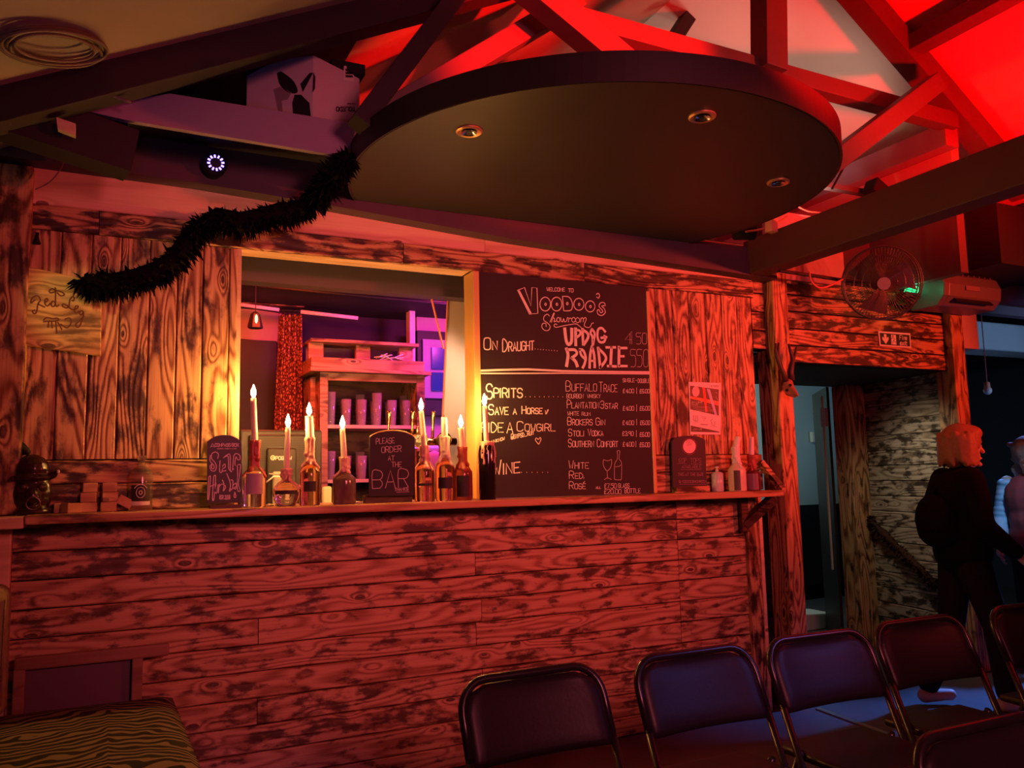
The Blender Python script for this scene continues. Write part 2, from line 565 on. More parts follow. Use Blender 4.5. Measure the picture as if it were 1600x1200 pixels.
# counter corner post and the small return panel
mb = MB(); mb.bbox(XP0, XP1 - .035, -0.025, 0.14, 0, SHELF - .04)
o = structure('trim_1', mb, WOODHV, 'scorched corner post at the right end of the bar front'); bevel(o)
mb = MB(); mb.bbox(XP1 - .033, XP1, -0.012, 0.14, 0, SHELF - .04)
o = structure('trim_2', mb, WOODP, 'thin plain batten beside the bar corner post'); bevel(o, .002)
XQ = at(1229, 830, Y=0.05).x
mb = MB(); mb.bbox(XP1, XQ + .05, 0.10, 0.16, 0, SHELF - .10)
wr = structure('wall_return', mb, BACK, 'short scorched plank panel between bar corner and door post')
for r in range(10):
    z1 = SHELF - .10 - r * .114; z0 = max(0, z1 - .114)
    if z1 < .02: break
    plank(wr, ((XP1 + XQ + .05) / 2, .10, (z0 + z1) / 2), XQ + .05 - XP1, z1 - z0 - .004, .02, X_, OUT, WOODH)

# upper left: upright planks
ZB = at(230, 717, Y=0).z
mb = MB(); mb.bbox(XL - .02, XO, 0.018, 0.14, SHELF, ZH + .01)
wl = structure('wall_left', mb, BACK, 'upright scorched planks left of the serving hatch')
x1 = XO
for W in [.036, .113, .107, .112, .116, .114, .116, .118, .12]:
    x0 = max(x1 - W, XL - .02)
    plank(wl, ((x0 + x1) / 2, rnd.uniform(-.003, .001), (ZB + ZH) / 2), ZH - ZB - .002, x1 - x0 - .003, .018, Z_, OUT, WOODV)
    x1 = x0
    if x1 <= XL: break
for (z0, z1) in ((SHELF + .002, SHELF + .115), (SHELF + .117, ZB - .003)):
    plank(wl, ((XL + XO) / 2, -.004, (z0 + z1) / 2), XO - XL, z1 - z0 - .002, .022, X_, OUT, WOODH)

# upper right: upright planks
mb = MB(); mb.bbox(XC1 - .02, XH - .005, 0.018, 0.14, SHELF, ZH + .01)
wu = structure('wall_right', mb, BACK, 'upright scorched planks right of the menu board')
x0 = XC1 - .002
for W in [.05, .12, .118, .125, .12, .12, .118, .11]:
    x1 = min(x0 + W, XH)
    if x1 - x0 < .02: break
    plank(wu, ((x0 + x1) / 2, rnd.uniform(-.003, .001), (ZB + ZH) / 2), ZH - ZB, x1 - x0 - .003, .018, Z_, OUT, WOODV)
    x0 = x1
for (z0, z1) in ((SHELF + .002, SHELF + .115), (SHELF + .117, ZB - .003)):
    plank(wu, ((XC1 + XH) / 2, -.004, (z0 + z1) / 2), XH - XC1, z1 - z0 - .002, .022, X_, OUT, WOODH)

# header above the hatch
mb = MB(); mb.bbox(XL, XH, 0.02, 0.16, ZH + .012, 2.80)
wh = structure('wall_header', mb, BACK, 'wooden header above the serving hatch')
ZR = 2.563
xs = [XL, at(155, 350, Y=0).x, 1.30, 2.35, XH]
for i in range(4):
    plank(wh, ((xs[i] + xs[i + 1]) / 2, -.012 + (.002 if i % 2 else 0), (ZH + ZR) / 2), xs[i + 1] - xs[i] - .003, ZR - ZH - .002, .034, X_, OUT, WOODH)
for (x0, x1) in ((XL, 1.75), (1.75, XH)):
    plank(wh, ((x0 + x1) / 2, -.004, (ZR + 2.79) / 2), x1 - x0 - .002, 2.79 - ZR - .002, .024, X_, OUT, WOODP)
for (y0, y1) in ((.004, .062), (.063, .125)):
    plank(wh, ((XO + XC0) / 2, (y0 + y1) / 2, ZH), XC0 - XO - .002, y1 - y0, .018, X_, (0, 0, -1), WOODP)
# left jamb of hatch
mb = MB(); mb.bbox(XO - .002, XO + .016, .004, .14, SHELF, ZH)
o = structure('trim_3', mb, WOODP, 'plain pine jamb on the left of the hatch')

# left corner post
a = at(8, 700, Y=-.03).x
mb = MB(); mb.bbox(a - .10, XL + .02, -.05, .10, SHELF + .0, at(20, 258, Y=-.03).z)
o = structure('trim_4', mb, WOODVV, 'rough upright post at the far left of the bar'); bevel(o, .008)
mb = MB(); mb.bbox(a - .12, XL - .0, -.04, .10, 0, SHELF - .05)
o = structure('trim_5', mb, WOODP, 'plain post under the ledge at far left'); bevel(o, .006)

# the ledge
mb = MB(); xr = at(1222, 776, Y=-.2).x
mb.bbox(-.28, xr, -.22, .30, SHELF - .036, SHELF)
t = mb.build('bar_ledge', wood('ledge_pine', (0.62, 0.38, 0.17), (0.36, 0.18, 0.07), (0.05, .025, .012), .55, .75, rough=.35), None, org=base_of(mb)); bevel(t, .006)
tag(t, 'long pine bar ledge carrying the candle bottles', 'bar ledge')
mb = MB(); mb.bbox(-.62, -.283, -.22, .18, SHELF - .05, SHELF - .004)
t = mb.build('ledge_end_board', WOODP, None, org=base_of(mb)); bevel(t, .006)
tag(t, 'short stub of board at the left end of the bar ledge', 'shelf board')
# brackets at right end
t = thing('shelf_bracket', (xr - .12, 0, SHELF - .3), 'dark wooden diagonal bracket under the right end of the ledge', 'bracket')
b0 = at(1150, 815, Y=-.06); b1 = at(1183, 783, Y=-.11)
mb = MB(); mb.beam((XP0 - .03, -.03, SHELF - .20), (XP1 - .0, -.12, SHELF - .045), .05, .05); mb.build('brace', WOODD, t)
mb = MB(); mb.bbox(XP0 - .06, XP0 - .01, -.05, -.026, SHELF - .24, SHELF - .038); mb.build('upright', WOODD, t)
mb = MB(); mb.beam(at(1187, 722, Y=-.02), at(1222, 765, Y=-.06), .03, .05)
t = mb.build('diagonal_rail', WOODH, None, org=base_of(mb)); tag(t, 'slanting wooden rail closing the right end of the ledge', 'rail')

# ------------------------------------------------------------------ door side
YD = 1.0
XPOST0 = at(1199, 438, Y=-.02).x; XPOST1 = at(1238, 700, Y=-.02).x
mb = MB(); mb.bbox(XPOST0 + .01, XPOST0 + .13, -.05, .12, 0, 2.62)
o = structure('trim_6', mb, WOODHV, 'tall scorched post between the bar and the exit doorway'); bevel(o, .006)
XPOST1 = XPOST0 + .13
mb = MB(); mb.bbox(XH + .004, XPOST0, .02, .10, 2.14, 2.62)
o = structure('wall_stub', mb, BACK, 'scorched boards between header and door post')
for i in range(4):
    plank(o, ((XH + XPOST0) / 2, .018, 2.20 + i * .118), XPOST0 - XH - .006, .115, .02, X_, OUT, WOODH)
XR0 = at(1484, 560, Y=.0).x; XR1 = at(1512, 620, Y=0.0).x
ZL = at(1370, 572, Y=0).z
mb = MB(); mb.bbox(XPOST1, XR0, .03, .12, ZL, 2.64)
wx = structure('wall_exit', mb, BACK, 'scorched plank panel over the exit recess')
nz = 5
for i in range(nz):
    z0 = ZL + (2.62 - ZL) * i / nz; z1 = ZL + (2.62 - ZL) * (i + 1) / nz
    plank(wx, ((XPOST1 + XR0) / 2, .028 + rnd.uniform(-.002, .002), (z0 + z1) / 2), XR0 - XPOST1 - .004, z1 - z0 - .003, .02, X_, OUT, WOODH)
mb = MB(); mb.bbox(XR0, XR0 + .13, -.03, .12, 0, at(1490, 478, Y=-.02).z)
o = structure('trim_7', mb, WOODHV, 'scorched pillar at the right of the exit recess'); bevel(o, .006)
mb = MB(); mb.bbox(XR0 + .13, XR0 + .36, .02, .12, at(1520, 545, Y=.02).z, at(1520, 478, Y=.02).z)
o = structure('trim_8', mb, mat('pinkish_board', (.7, .55, .5), .6, noise=.1), 'pale boxed board beside the exit pillar'); bevel(o, .004)

# recess side wall (slanting), far end at door frame
near = Vector((XR0 + .02, .10, 0)); far = Vector((XR0 + .02 + .19, YD, 0))
d = (far - near).normalized(); nrm = Vector((-d.y, d.x, 0))
mb = MB(); Lw = (far - near).length
mb.prism([near - nrm * .022, far - nrm * .022, far - nrm * .10, near - nrm * .10], (0, 0, 2.6))
ws = structure('wall_recess', mb, BACK, 'pale scorched plank side wall of the exit recess')
for i in range(19):
    z0 = i * .118; z1 = min(z0 + .115, 2.2)
    plank(ws, (near + far) / 2 + Z_ * ((z0 + z1) / 2), Lw, z1 - z0, .02, d, nrm, WOODGREY)
# recess ceiling and door wall
mb = MB(); mb.prism([(XPOST1 - .3, .12, ZL), (XR0 + .1, .12, ZL), (far.x + .1, YD + .1, ZL), (XPOST1 - .3, YD + .1, ZL)], (0, 0, .05))
structure('ceiling_recess', mb, DARKWALL, 'dark ceiling of the exit recess')
DX0 = at(1243, 700, Y=YD).x - .45; DX1 = at(1320, 700, Y=YD).x; DZ = at(1290, 598, Y=YD).z
mb = MB()
mb.bbox(XP1 - .2, DX0, YD, YD + .1, 0, 2.3)
mb.bbox(DX0, far.x + .1, YD, YD + .1, DZ, 2.3)
structure('wall_door', mb, BLACK, 'black wall around the exit door')
mb = MB(); mb.bbox(DX1, far.x - .0, YD - .06, YD + .10, 0, DZ + .06)
o = structure('trim_9', mb, WOODHV, 'reddish scorched door frame post'); bevel(o, .005)
mb = MB(); mb.bbox(DX0, DX1, YD - .02, YD + .10, DZ, DZ + .05)
structure('trim_10', mb, BLACK, 'black top rail of the exit door frame')
# opened black door leaf, hinged at the right jamb
t = thing('door_1', (DX1 - .02, YD + .1, 0), 'open black door leaf folded back in the exit doorway', 'door', kind='structure')
ha = Vector((DX1 - .03, YD + .10, 0)); hd = Vector((.60, .80, 0)).normalized()
mb = MB(); mb.prism([ha, ha + hd * .72, ha + hd * .72 + Vector((-.035, -.005, 0)), ha + Vector((-.035, -.005, 0))], (0, 0, DZ - .02)); mb.build('leaf', BLACK, t)
mb = MB(); mb.bbox(DX1 - .135, DX1 - .12, YD + .08, YD + .09, .6, DZ - .1); mb.build('edge_strip', mat('pale_edge', (.45, .42, .35), .5), t)
mb = MB(); mb.bbox(DX1 - .15, DX1 - .12, YD + .04, YD + .09, DZ - .35, DZ - .2); mb.build('hinge', mat('pink_hinge', (.5, .35, .38), .4, .5), t)
mb = MB(); mb.tube([(DX0 + .5, YD + .15, DZ - .05), (DX0 + .66, YD + .18, DZ - .055)], .012); mb.build('closer_arm', CHROME, t)
# room beyond the door: grey-green wall above black dado
GREEN = mat('grey_green_wall', (.42, .52, .48), .7, noise=.05, nscale=3)
mb = MB(); mb.bbox(2.6, 8.2, 3.0, 3.1, 1.02, 2.6); structure('wall_back', mb, GREEN, 'pale grey green wall seen through the exit door')
mb = MB(); mb.bbox(2.6, 8.2, 2.98, 3.1, 0.16, 1.02); structure('baseboard_back', mb, mat('black_dado', (.01, .01, .012), .5), 'black dado below the grey green wall')
mb = MB(); mb.bbox(2.6, 8.2, YD + .1, 3.1, 2.5, 2.6); structure('ceiling_lobby', mb, DARKWALL, 'dark ceiling of the lobby')
p0 = at(1253, 960, Y=1.7); p1 = at(1305, 992, Y=1.7)
mb = MB(); mb.prism([(p0.x, 1.7, .0), (p1.x, 1.7, 0), (p1.x, 1.7, p0.z - .02), (p0.x, 1.7, p0.z)], (0, .3, 0))
t = mb.build('white_box', mat('dull_white', (.6, .58, .55), .6), None, org=base_of(mb)); bevel(t, .01)
tag(t, 'dull white low box standing just inside the exit door', 'box')
q = at(1272, 682, Y=2.95)
mb = MB(); mb.bbox(q.x - .03, q.x + .06, 2.94, 2.98, q.z - .06, q.z + .05)
t = mb.build('wall_switch', LABELW, None, org=base_of(mb)); tag(t, 'small pale switch plate on the green lobby wall', 'switch')

# ------------------------------------------------------------------ fascia and disc
mb = MB(); Yf = -.10
poly = [at(-60, 233, Y=Yf), at(31, 247, Y=Yf), at(300, 284, Y=Yf), at(512, 320, Y=Yf), at(800, 373, Y=Yf), at(1180, 431, Y=Yf), at(1215, 436, Y=Yf),
        at(1205, 390, Y=Yf), at(1000, 366, Y=Yf), at(800, 338, Y=Yf), at(545, 296, Y=Yf), at(548, 248, Y=Yf), at(200, 190, Y=Yf), at(-60, 145, Y=Yf)]
mb.prism(poly, (0, .18, 0))
t = structure('trim_11', mb, PLUM, 'dark purple timber fascia running above the bar header')
DCX, DCY, DR, DZ0 = 2.02, -.62, 1.112, 2.722
pts = []
for k in range(97):
    a = radians(-208) + radians(236) * k / 96
    pts.append((DCX + DR * cos(a), min(DCY + DR * sin(a), -.105)))
bot = [Vector((x, y, DZ0)) for x, y in pts]
t = thing('ceiling_disc', (DCX, DCY, DZ0), 'large black half round canopy hung over the bar', 'canopy')
mb = MB(); mb.prism(bot, (0, 0, .010)); mb.build('underside', DISC, t)
mb = MB()
n = len(pts)
for i in range(n - 1):
    x, y = pts[i]; x2, y2 = pts[i + 1]
    ox, oy = (x - DCX) * .012, (y - DCY) * .012
    ox2, oy2 = (x2 - DCX) * .012, (y2 - DCY) * .012
    b = len(mb.v)
    mb.add([(x, y, DZ0 + .002), (x2, y2, DZ0 + .002), (x2, y2, DZ0 + .108), (x, y, DZ0 + .108),
            (x + ox, y + oy, DZ0 - .004), (x2 + ox2, y2 + oy2, DZ0 - .004), (x2 + ox2, y2 + oy2, DZ0 + .108), (x + ox, y + oy, DZ0 + .108)],
           [(4, 5, 6, 7), (0, 3, 2, 1), (0, 1, 5, 4), (3, 7, 6, 2)])
ob = mb.build('rim', DISCRIM, t); autosmooth(ob)
mb = MB(); mb.prism([p + Z_ * .098 for p in bot], (0, 0, .01)); mb.build('top_panel', MATTBLACK, t)
RINGM = mat('satin_copper_ring', (.80, .50, .24), .38, .75)
LAMPS = [((733, 204), 'round brass spotlight in the canopy above the hatch', True), ((1097, 181), 'tilted brass spotlight near the outer canopy rim', False), ((1216, 284), 'brass spotlight at the right side of the canopy', False)]
for (pp, lb, lit) in LAMPS:
    c = at(pp[0], pp[1], Z=DZ0)
    t = thing('recessed_spotlight', (c.x, c.y, DZ0 - .012), lb, 'spotlight', 'canopy spotlights')
    mb = MB(); mb.lathe([(.030, -.004), (.046, -.010), (.052, -.006), (.052, .003)], c, 28, cap=False); autosmooth(mb.build('trim_ring', RINGM, t))
    mb = MB(); mb.lathe([(.001, .012), (.016, .010), (.031, -.003)], c - Z_ * .008, 20, cap=False); mb.build('reflector', CHROME, t, True)
    mb = MB(); mb.ell(c - Z_ * .006, (.014, .014, .012)); mb.build('bulb', GLASS, t, True)

# ------------------------------------------------------------------ big beam
mb = MB(); BX = 3.455
mb.bbox(BX, BX + .135, -5.6, -.06, 2.572, 2.785)
t = mb.build('tie_beam', mat('dull_red_beam', (.085, .030, .030), .6, noise=.15, nscale=5), None, org=base_of(mb)); bevel(t, .006)
tag(t, 'heavy dark beam running out from the wall above the exit side', 'beam')

# ------------------------------------------------------------------ roof
YT = -.6
RZ, RX = 4.55, 3.416
SL, SR = .495, .642
def zl(x): return RZ - SL * (RX - x)
def zr(x): return RZ - SR * (x - RX)
up = .10
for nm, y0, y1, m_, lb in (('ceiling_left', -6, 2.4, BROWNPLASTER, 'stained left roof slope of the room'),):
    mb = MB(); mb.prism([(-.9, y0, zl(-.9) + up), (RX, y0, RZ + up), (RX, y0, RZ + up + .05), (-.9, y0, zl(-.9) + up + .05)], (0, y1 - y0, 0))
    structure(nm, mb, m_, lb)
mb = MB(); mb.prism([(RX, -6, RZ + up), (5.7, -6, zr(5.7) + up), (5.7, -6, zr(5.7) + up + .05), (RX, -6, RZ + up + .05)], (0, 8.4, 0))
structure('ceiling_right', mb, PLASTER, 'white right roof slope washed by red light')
# gable end
mb = MB(); mb.prism([(-.9, 2.4, 2.62), (5.7, 2.4, 2.62), (5.7, 2.4, zr(5.7) + .12), (RX, 2.4, RZ + .12), (-.9, 2.4, zl(-.9) + .12)], (0, .08, 0))
structure('wall_gable', mb, PLASTER, 'white gable wall at the end of the roof')
mb = MB(); mb.prism([(-.85, .62, 2.66), (1.02, .62, 2.66), (1.02, .62, 3.40), (-.85, .62, 2.48)], (0, .03, 0))
structure('wall_dark_panel', mb, MATTBLACK, 'added black panel darkening the roof void behind the fan carton')  # panel put in to keep the void behind the carton dark
mb = MB(); mb.prism([(.02, -.53, zl(.02) + .07), (.98, -.53, zl(.98) + .07), (.98, -.53, zl(.98) + .095), (.02, -.53, zl(.02) + .095)], (0, 1.14, 0))
structure('ceiling_dark_sheet', mb, MATTBLACK, 'added black sheet darkening the left roof slope')  # sheet put in so this part of the slope stays dark


def truss_bar(name, a, b, w, h, m_, lb, cat='roof timber', up_=(0, 1, 0)):
    mb = MB(); mb.beam(a, b, w, h, up_)
    t_ = mb.build(name, m_, None, org=base_of(mb)); bevel(t_, .004)
    tag(t_, lb, cat)
    return t_


def pj(px, py, Y): return at(px, py, Y=Y)
# left rafter (dark lower part up to ridge)
a = Vector((-.7, YT, zl(-.7))); b = Vector((RX - .1, YT, zl(RX - .1)))
a.z += .035; b.z += .035
truss_bar('rafter', a, b, .125, .12, TRUSSDARK, 'thick dark rafter falling to the left above the fan box')
a = pj(1335, -12, YT); b = pj(1560, 252, YT); dd = (b - a).normalized()
truss_bar('rafter', a - dd * 1.2, b + dd * .3, .14, .14, TRUSS, 'red lit rafter falling to the right of the roof')
truss_bar('collar_tie', pj(880, 26, YT), pj(1488, 192, YT), .10, .09, TRUSS, 'level red collar tie crossing the roof truss')
truss_bar('king_post', pj(1200, -90, YT - .04), pj(1202, 112, YT - .04), .15, .13, TRUSS, 'upright king post above the canopy')
truss_bar('strut', pj(1462, 130, YT - .16), pj(1290, 262, YT - .16), .11, .10, TRUSS, 'slanting red strut crossing the collar tie at right')
truss_bar('strut', pj(815, -30, YT - .1), pj(985, 112, YT - .1), .13, .12, TRUSS, 'steep red strut dropping behind the canopy centre')
truss_bar('strut', pj(900, 2, YT + .15), pj(575, 195, YT + .15), .10, .12, TRUSS, 'long red strut slanting down to the canopy left edge')
truss_bar('strut', pj(715, -8, YT - .12), pj(560, 196, YT - .12), .08, .12, TRUSSDARK, 'dark narrow strut beside the fan box')
truss_bar('strut', pj(1100, -12, .5), pj(1028, 100, .5), .09, .10, TRUSSDARK, 'thin dark strut far behind the collar tie')
truss_bar('purlin', Vector((4.35, -4.5, zr(4.35) + .0)), Vector((4.35, YT, zr(4.35) + .0)), .13, .10, TRUSS, 'red purlin on the right roof slope', up_=(0, 0, 1))
a = at(1487, 206, Y=YT)
truss_bar('wall_plate', Vector((a.x, YT, a.z - .02)), Vector((a.x, 2.3, a.z - .02)), .12, .15, mat('purple_grey_plate', (.30, .24, .34), .6), 'purple grey timber plate running back along the roof foot', up_=(0, 0, 1))
mb = MB(); mb.bbox(a.x + .05, a.x + .12, YT + .05, 2.4, 2.6, 3.06); structure('wall_clerestory_base', mb, mat('dark_mauve_wall', (.14, .08, .11), .8), 'dark mauve wall band behind the heavy beam')
mb = MB(); mb.bbox(a.x + .05, a.x + .12, YT + .05, 2.4, 3.06, a.z + .05)
structure('wall_clerestory', mb, PLASTER, 'pink lit wall strip under the roof plate')
# wall above exit panel, up to the roof
mb = MB(); mb.bbox(XPOST1, 7.2, .12, .2, 2.55, 3.0); structure('wall_upper', mb, mat('mauve_wall', (.17, .11, .15), .8), 'mauve wall above the exit panel')

# ------------------------------------------------------------------ right room shell
mb = MB(); mb.bbox(XR0 + .3, 9.5, 3.4, 3.5, 0, 3.0); structure('wall_far', mb, NAVY, 'navy wall of the far room')
mb = MB(); mb.bbox(5.66, 9.5, -6, 3.5, 3.12, 3.2); structure('ceiling_far', mb, DARKWALL, 'dark flat ceiling of the far room')
mb = MB(); mb.bbox(9.4, 9.5, -6, 3.5, 0, 3.2); structure('wall_side', mb, NAVY, 'dark side wall far to the right')
mb = MB(); mb.bbox(-1.0, -.9, -6, 2.5, 0, 2.6); structure('wall_near', mb, DARKWALL, 'dark wall at the left end of the room')
mb = MB(); mb.bbox(-.95, XL - .1, .10, .18, 0, 2.62); structure('wall_corner', mb, DARKWALL, 'dark wall filling the corner left of the bar')
# ------------------------------------------------------------------ back bar room
BY = 2.1
mb = MB(); mb.bbox(-.4, 3.5, BY, BY + .08, 0, 2.62); structure('wall_backbar', mb, DARKWALL, 'dark back wall behind the bar')
mb = MB(); mb.bbox(-.45, -.38, .14, BY, 0, 2.62); structure('wall_backbar_left', mb, DARKWALL, 'dark left wall behind the bar')
mb = MB(); mb.bbox(3.42, 3.5, .16, BY, 0, 2.62); structure('wall_backbar_right', mb, DARKWALL, 'dark right wall behind the bar')
mb = MB(); mb.bbox(-.45, 3.5, .16, BY + .05, 2.60, 2.64); structure('ceiling_backbar', mb, DARKWALL, 'dark ceiling behind the bar')
# inner counter
mb = MB(); mb.bbox(-.3, 3.3, .30, .72, SHELF - .14, SHELF - .10)
t = mb.build('back_counter', WOODD, None, org=base_of(mb)); tag(t, 'dark inner serving counter behind the hatch', 'counter')
mb = MB(); mb.bbox(-.3, 3.3, .15, .17, 0, SHELF - .04); structure('wall_inner', mb, BLACK, 'black inner face of the bar front')

# dark boxed beam inside the hatch head, pipe and lit strips
Yb = .45
z1 = at(369, 405, Y=Yb).z; z0 = at(369, 437, Y=Yb).z
mb = MB(); q1 = at(330, 398, Y=Yb); q2 = at(800, 440, Y=Yb); q1.z = q2.z = 2.60
mb.prism([q1, q2, at(800, 472, Y=Yb), at(330, 434, Y=Yb)], (0, .10, 0))
t = mb.build('shutter_box', mat('dark_plum_box', (.10, .07, .085), .6), None, org=base_of(mb)); tag(t, 'dark boxed beam across the head of the hatch', 'beam')
Y2 = 1.3
mb = MB(); mb.tube([at(365, 443, Y=Y2), at(560, 462, Y=Y2), at(690, 474, Y=Y2), at(760, 478, Y=Y2)], .010)
t = mb.build('black_conduit', BLACK, None, True, org=base_of(mb)); tag(t, 'thin black conduit under the dark boxed beam', 'conduit')
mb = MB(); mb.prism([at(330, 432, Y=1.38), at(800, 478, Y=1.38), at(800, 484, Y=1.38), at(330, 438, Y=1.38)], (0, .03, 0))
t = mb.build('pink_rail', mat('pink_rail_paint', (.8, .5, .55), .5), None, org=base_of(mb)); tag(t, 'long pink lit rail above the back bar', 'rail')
# red plank cornice
t = thing('plank_cornice', tuple(at(500, 480, Y=1.9)), 'red lit plank cornice high on the back bar wall', 'cornice')
mb = MB(); mb.prism([at(330, 447, Y=1.85), at(476, 460, Y=1.85), at(476, 480, Y=1.85), at(330, 470, Y=1.85)], (0, .05, 0)); mb.build('board', WOODH, t)
mb = MB(); mb.prism([at(477, 454, Y=1.8), at(642, 473, Y=1.8), at(642, 484, Y=1.8), at(577, 482, Y=1.8), at(477, 468, Y=1.8)], (0, .06, 0)); mb.build('board', WOODP, t)
# fluorescent tube batten
t = thing('tube_light', tuple(at(460, 487, Y=1.7)), 'slim pink glowing tube fitting along the back wall', 'lamp')
PINKT = mat('dull_pink_tube', (.85, .55, .6), .4, emit=(1, .18, .30), estr=.22)
mb = MB(); mb.tube([at(368, 475, Y=1.7), at(436, 484, Y=1.7)], .012); mb.build('tube', PINKT, t, True)
mb = MB(); mb.tube([at(470, 487, Y=1.7), at(559, 497, Y=1.7)], .013); mb.build('tube', PINKT, t, True)
# tan wall panel + black door
mb = MB(); mb.prism([at(360, 478, Y=BY - .02), at(440, 490, Y=BY - .02), at(440, 535, Y=BY - .02), at(360, 528, Y=BY - .02)], (0, .02, 0))
t = mb.build('tan_panel', mat('tan_panel_paint', (.5, .32, .22), .7), None, org=base_of(mb)); tag(t, 'tan strip of wall panel above the black back door', 'panel')
mb = MB(); q0 = at(366, 530, Y=BY - .05); q1 = at(432, 530, Y=BY - .05)
mb.bbox(q0.x - .3, q1.x, BY - .06, BY - .01, 0, q0.z)
o = structure('door_2', mb, mat('black_door', (.022, .018, .018), .5), 'black door at the back left of the bar')
# lantern
c = at(399, 500, Y=1.2)
t = thing('hanging_lantern', tuple(c), 'small black hanging lantern with a lit pane', 'lantern')
mb = MB(); mb.lathe([(.045, -.05), (.045, -.04), (.028, .035), (.012, .05)], c, 6); mb.build('cage', BLACK, t)
mb = MB(); mb.ell(c + Vector((0, -.035, 0)), (.009, .008, .028)); mb.build('lit_pane', mat('lantern_glow', (1, .8, .6), .5, emit=(1, .6, .4), estr=1.5), t, True)
mb = MB(); mb.tube([c + Z_ * .05, Vector((c.x, c.y, 2.60))], .003, 5); mb.build('hook_wire', BLACK, t)
# leopard curtain
m_, nt, p = new_mat('leopard_fabric')
tc = nt.nodes.new('ShaderNodeTexCoord'); vo = nt.nodes.new('ShaderNodeTexVoronoi'); vo.inputs['Scale'].default_value = 38
vo.feature = 'DISTANCE_TO_EDGE'
nt.links.new(tc.outputs['Object'], vo.inputs['Vector'])
cr = nt.nodes.new('ShaderNodeValToRGB'); cr.color_ramp.elements[0].color = (.10, .02, .015, 1); cr.color_ramp.elements[1].color = (.75, .32, .2, 1)
cr.color_ramp.elements[0].position = .10; cr.color_ramp.elements[1].position = .25
nt.links.new(vo.outputs['Distance'], cr.inputs[0]); nt.links.new(cr.outputs[0], p.inputs['Base Color']); p.inputs['Roughness'].default_value = .8
LEOP = m_
YC = 1.80
t = thing('curtain', tuple(at(455, 800, Y=YC)), 'red spotted curtain hanging behind the candles', 'curtain')
mb = MB(); nu, nv = 40, 14
top = (at(436, 492, Y=YC), at(473, 492, Y=YC)); bt = (at(424, 800, Y=YC), at(478, 800, Y=YC))
vs_ = []; fs = []
for j in range(nv):
    v_ = j / (nv - 1)
    for i in range(nu):
        u_ = i / (nu - 1)
        pA = top[0].lerp(top[1], u_); pB = bt[0].lerp(bt[1], u_)
        q = pA.lerp(pB, v_); q.y += .035 * sin(u_ * 26 + v_ * 1.3) * (1 - .2 * v_)
        vs_.append(q)
b2 = [q + Vector((0, .006, 0)) for q in vs_]
for j in range(nv - 1):
    for i in range(nu - 1):
        k = j * nu + i
        fs.append((k, k + 1, k + nu + 1, k + nu))
N_ = len(vs_)
mb.add(vs_ + b2, fs + [(a + N_, d + N_, c2 + N_, b + N_) for a, b, c2, d in fs])
mb.build('cloth', LEOP, t, True)
mb = MB(); mb.tube([top[0] + Vector((-.05, 0, .03)), top[1] + Vector((.05, 0, .03))], .008)
mb.build('rail', BLACK, t)
for i in range(6):
    q = top[0].lerp(top[1], i / 5) + Z_ * .02
    mb = MB(); mb.tube([q + Vector((0, .012 * cos(a), .014 * sin(a))) for a in [k * pi / 4 for k in range(8)]], .002, 5, closed=True); mb.build('ring', BRASS, t)

# shelf unit
YS = 1.35
RUST = wood('backbar_wood', (.42, .24, .14), (.22, .10, .05), (.03, .015, .01), .50, .66, ring=10)
def px_box(mb_, x0, y0, x1, y1, Yn, dep):
    A = at(x0, y0, Y=Yn); Bq = at(x1, y1, Y=Yn)
    mb_.bbox(A.x, Bq.x, Yn, Yn + dep, Bq.z, A.z)
    return A, Bq
sx0 = at(500, 640, Y=YS).x; sx1 = at(664, 640, Y=YS).x
zt1 = at(580, 584, Y=YS).z
t = thing('shelf_unit', ((sx0 + sx1) / 2, YS, .0), 'rustic wooden back bar shelf unit lit red and pink', 'shelf unit')
mb = MB(); mb.bbox(sx0, sx0 + .05, YS, YS + .34, 0, zt1); mb.build('side_post', RUST, t)
mb = MB(); mb.bbox(sx1 - .055, sx1, YS, YS + .34, 0, zt1); mb.build('side_post', RUST, t)
mb = MB(); mb.bbox(sx0 - .035, sx0 - .002, YS + .12, YS + .34, 0, zt1 - .02); mb.build('side_post', RUST, t)
mb = MB(); mb.bbox(sx0 - .07, sx1 + .03, YS - .05, YS + .36, zt1, zt1 + .022); mb.build('top_board', RUST, t)
zr1 = at(580, 596, Y=YS).z
mb = MB(); mb.bbox(sx0 + .052, sx1 - .057, YS, YS + .03, zr1, zt1 - .002); mb.build('front_rail', RUST, t)
mb = MB(); mb.bbox(sx0 - .02, sx1 + .0, YS + .33, YS + .36, 0, zt1 + .02); mb.build('back_panel', WOODD, t)
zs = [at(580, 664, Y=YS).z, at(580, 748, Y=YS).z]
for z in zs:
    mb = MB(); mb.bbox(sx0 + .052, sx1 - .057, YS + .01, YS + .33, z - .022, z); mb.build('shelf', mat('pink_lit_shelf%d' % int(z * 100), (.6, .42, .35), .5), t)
# upper cubby
zu0 = zt1 + .022; zu1 = at(580, 533, Y=YS).z
ux0 = sx0 - .06; ux1 = sx1 - .04
mb = MB(); mb.bbox(ux0, ux1 + .03, YS - .02, YS + .25, zu0, zu0 + .07); mb.build('upper_rail', RUST, t)
mb = MB(); mb.bbox(ux0, ux1, YS + .0, YS + .25, zu1 - .02, zu1); mb.build('upper_board', RUST, t)
w_ = ux1 - ux0
for (f0, f1) in ((0, .13), (.43, .56), (.84, .97)):
    mb = MB(); mb.bbox(ux0 + f0 * w_, ux0 + f1 * w_, YS + .06, YS + .10, zu0 + .07, zu1 - .02); mb.build('upright', RUST, t)
mb = MB(); mb.bbox(ux0 + .02, ux1 - .02, YS + .24, YS + .25, zu0, zu1 - .02); mb.build('cubby_back', mat('purple_backing', (.16, .09, .17), .6), t)
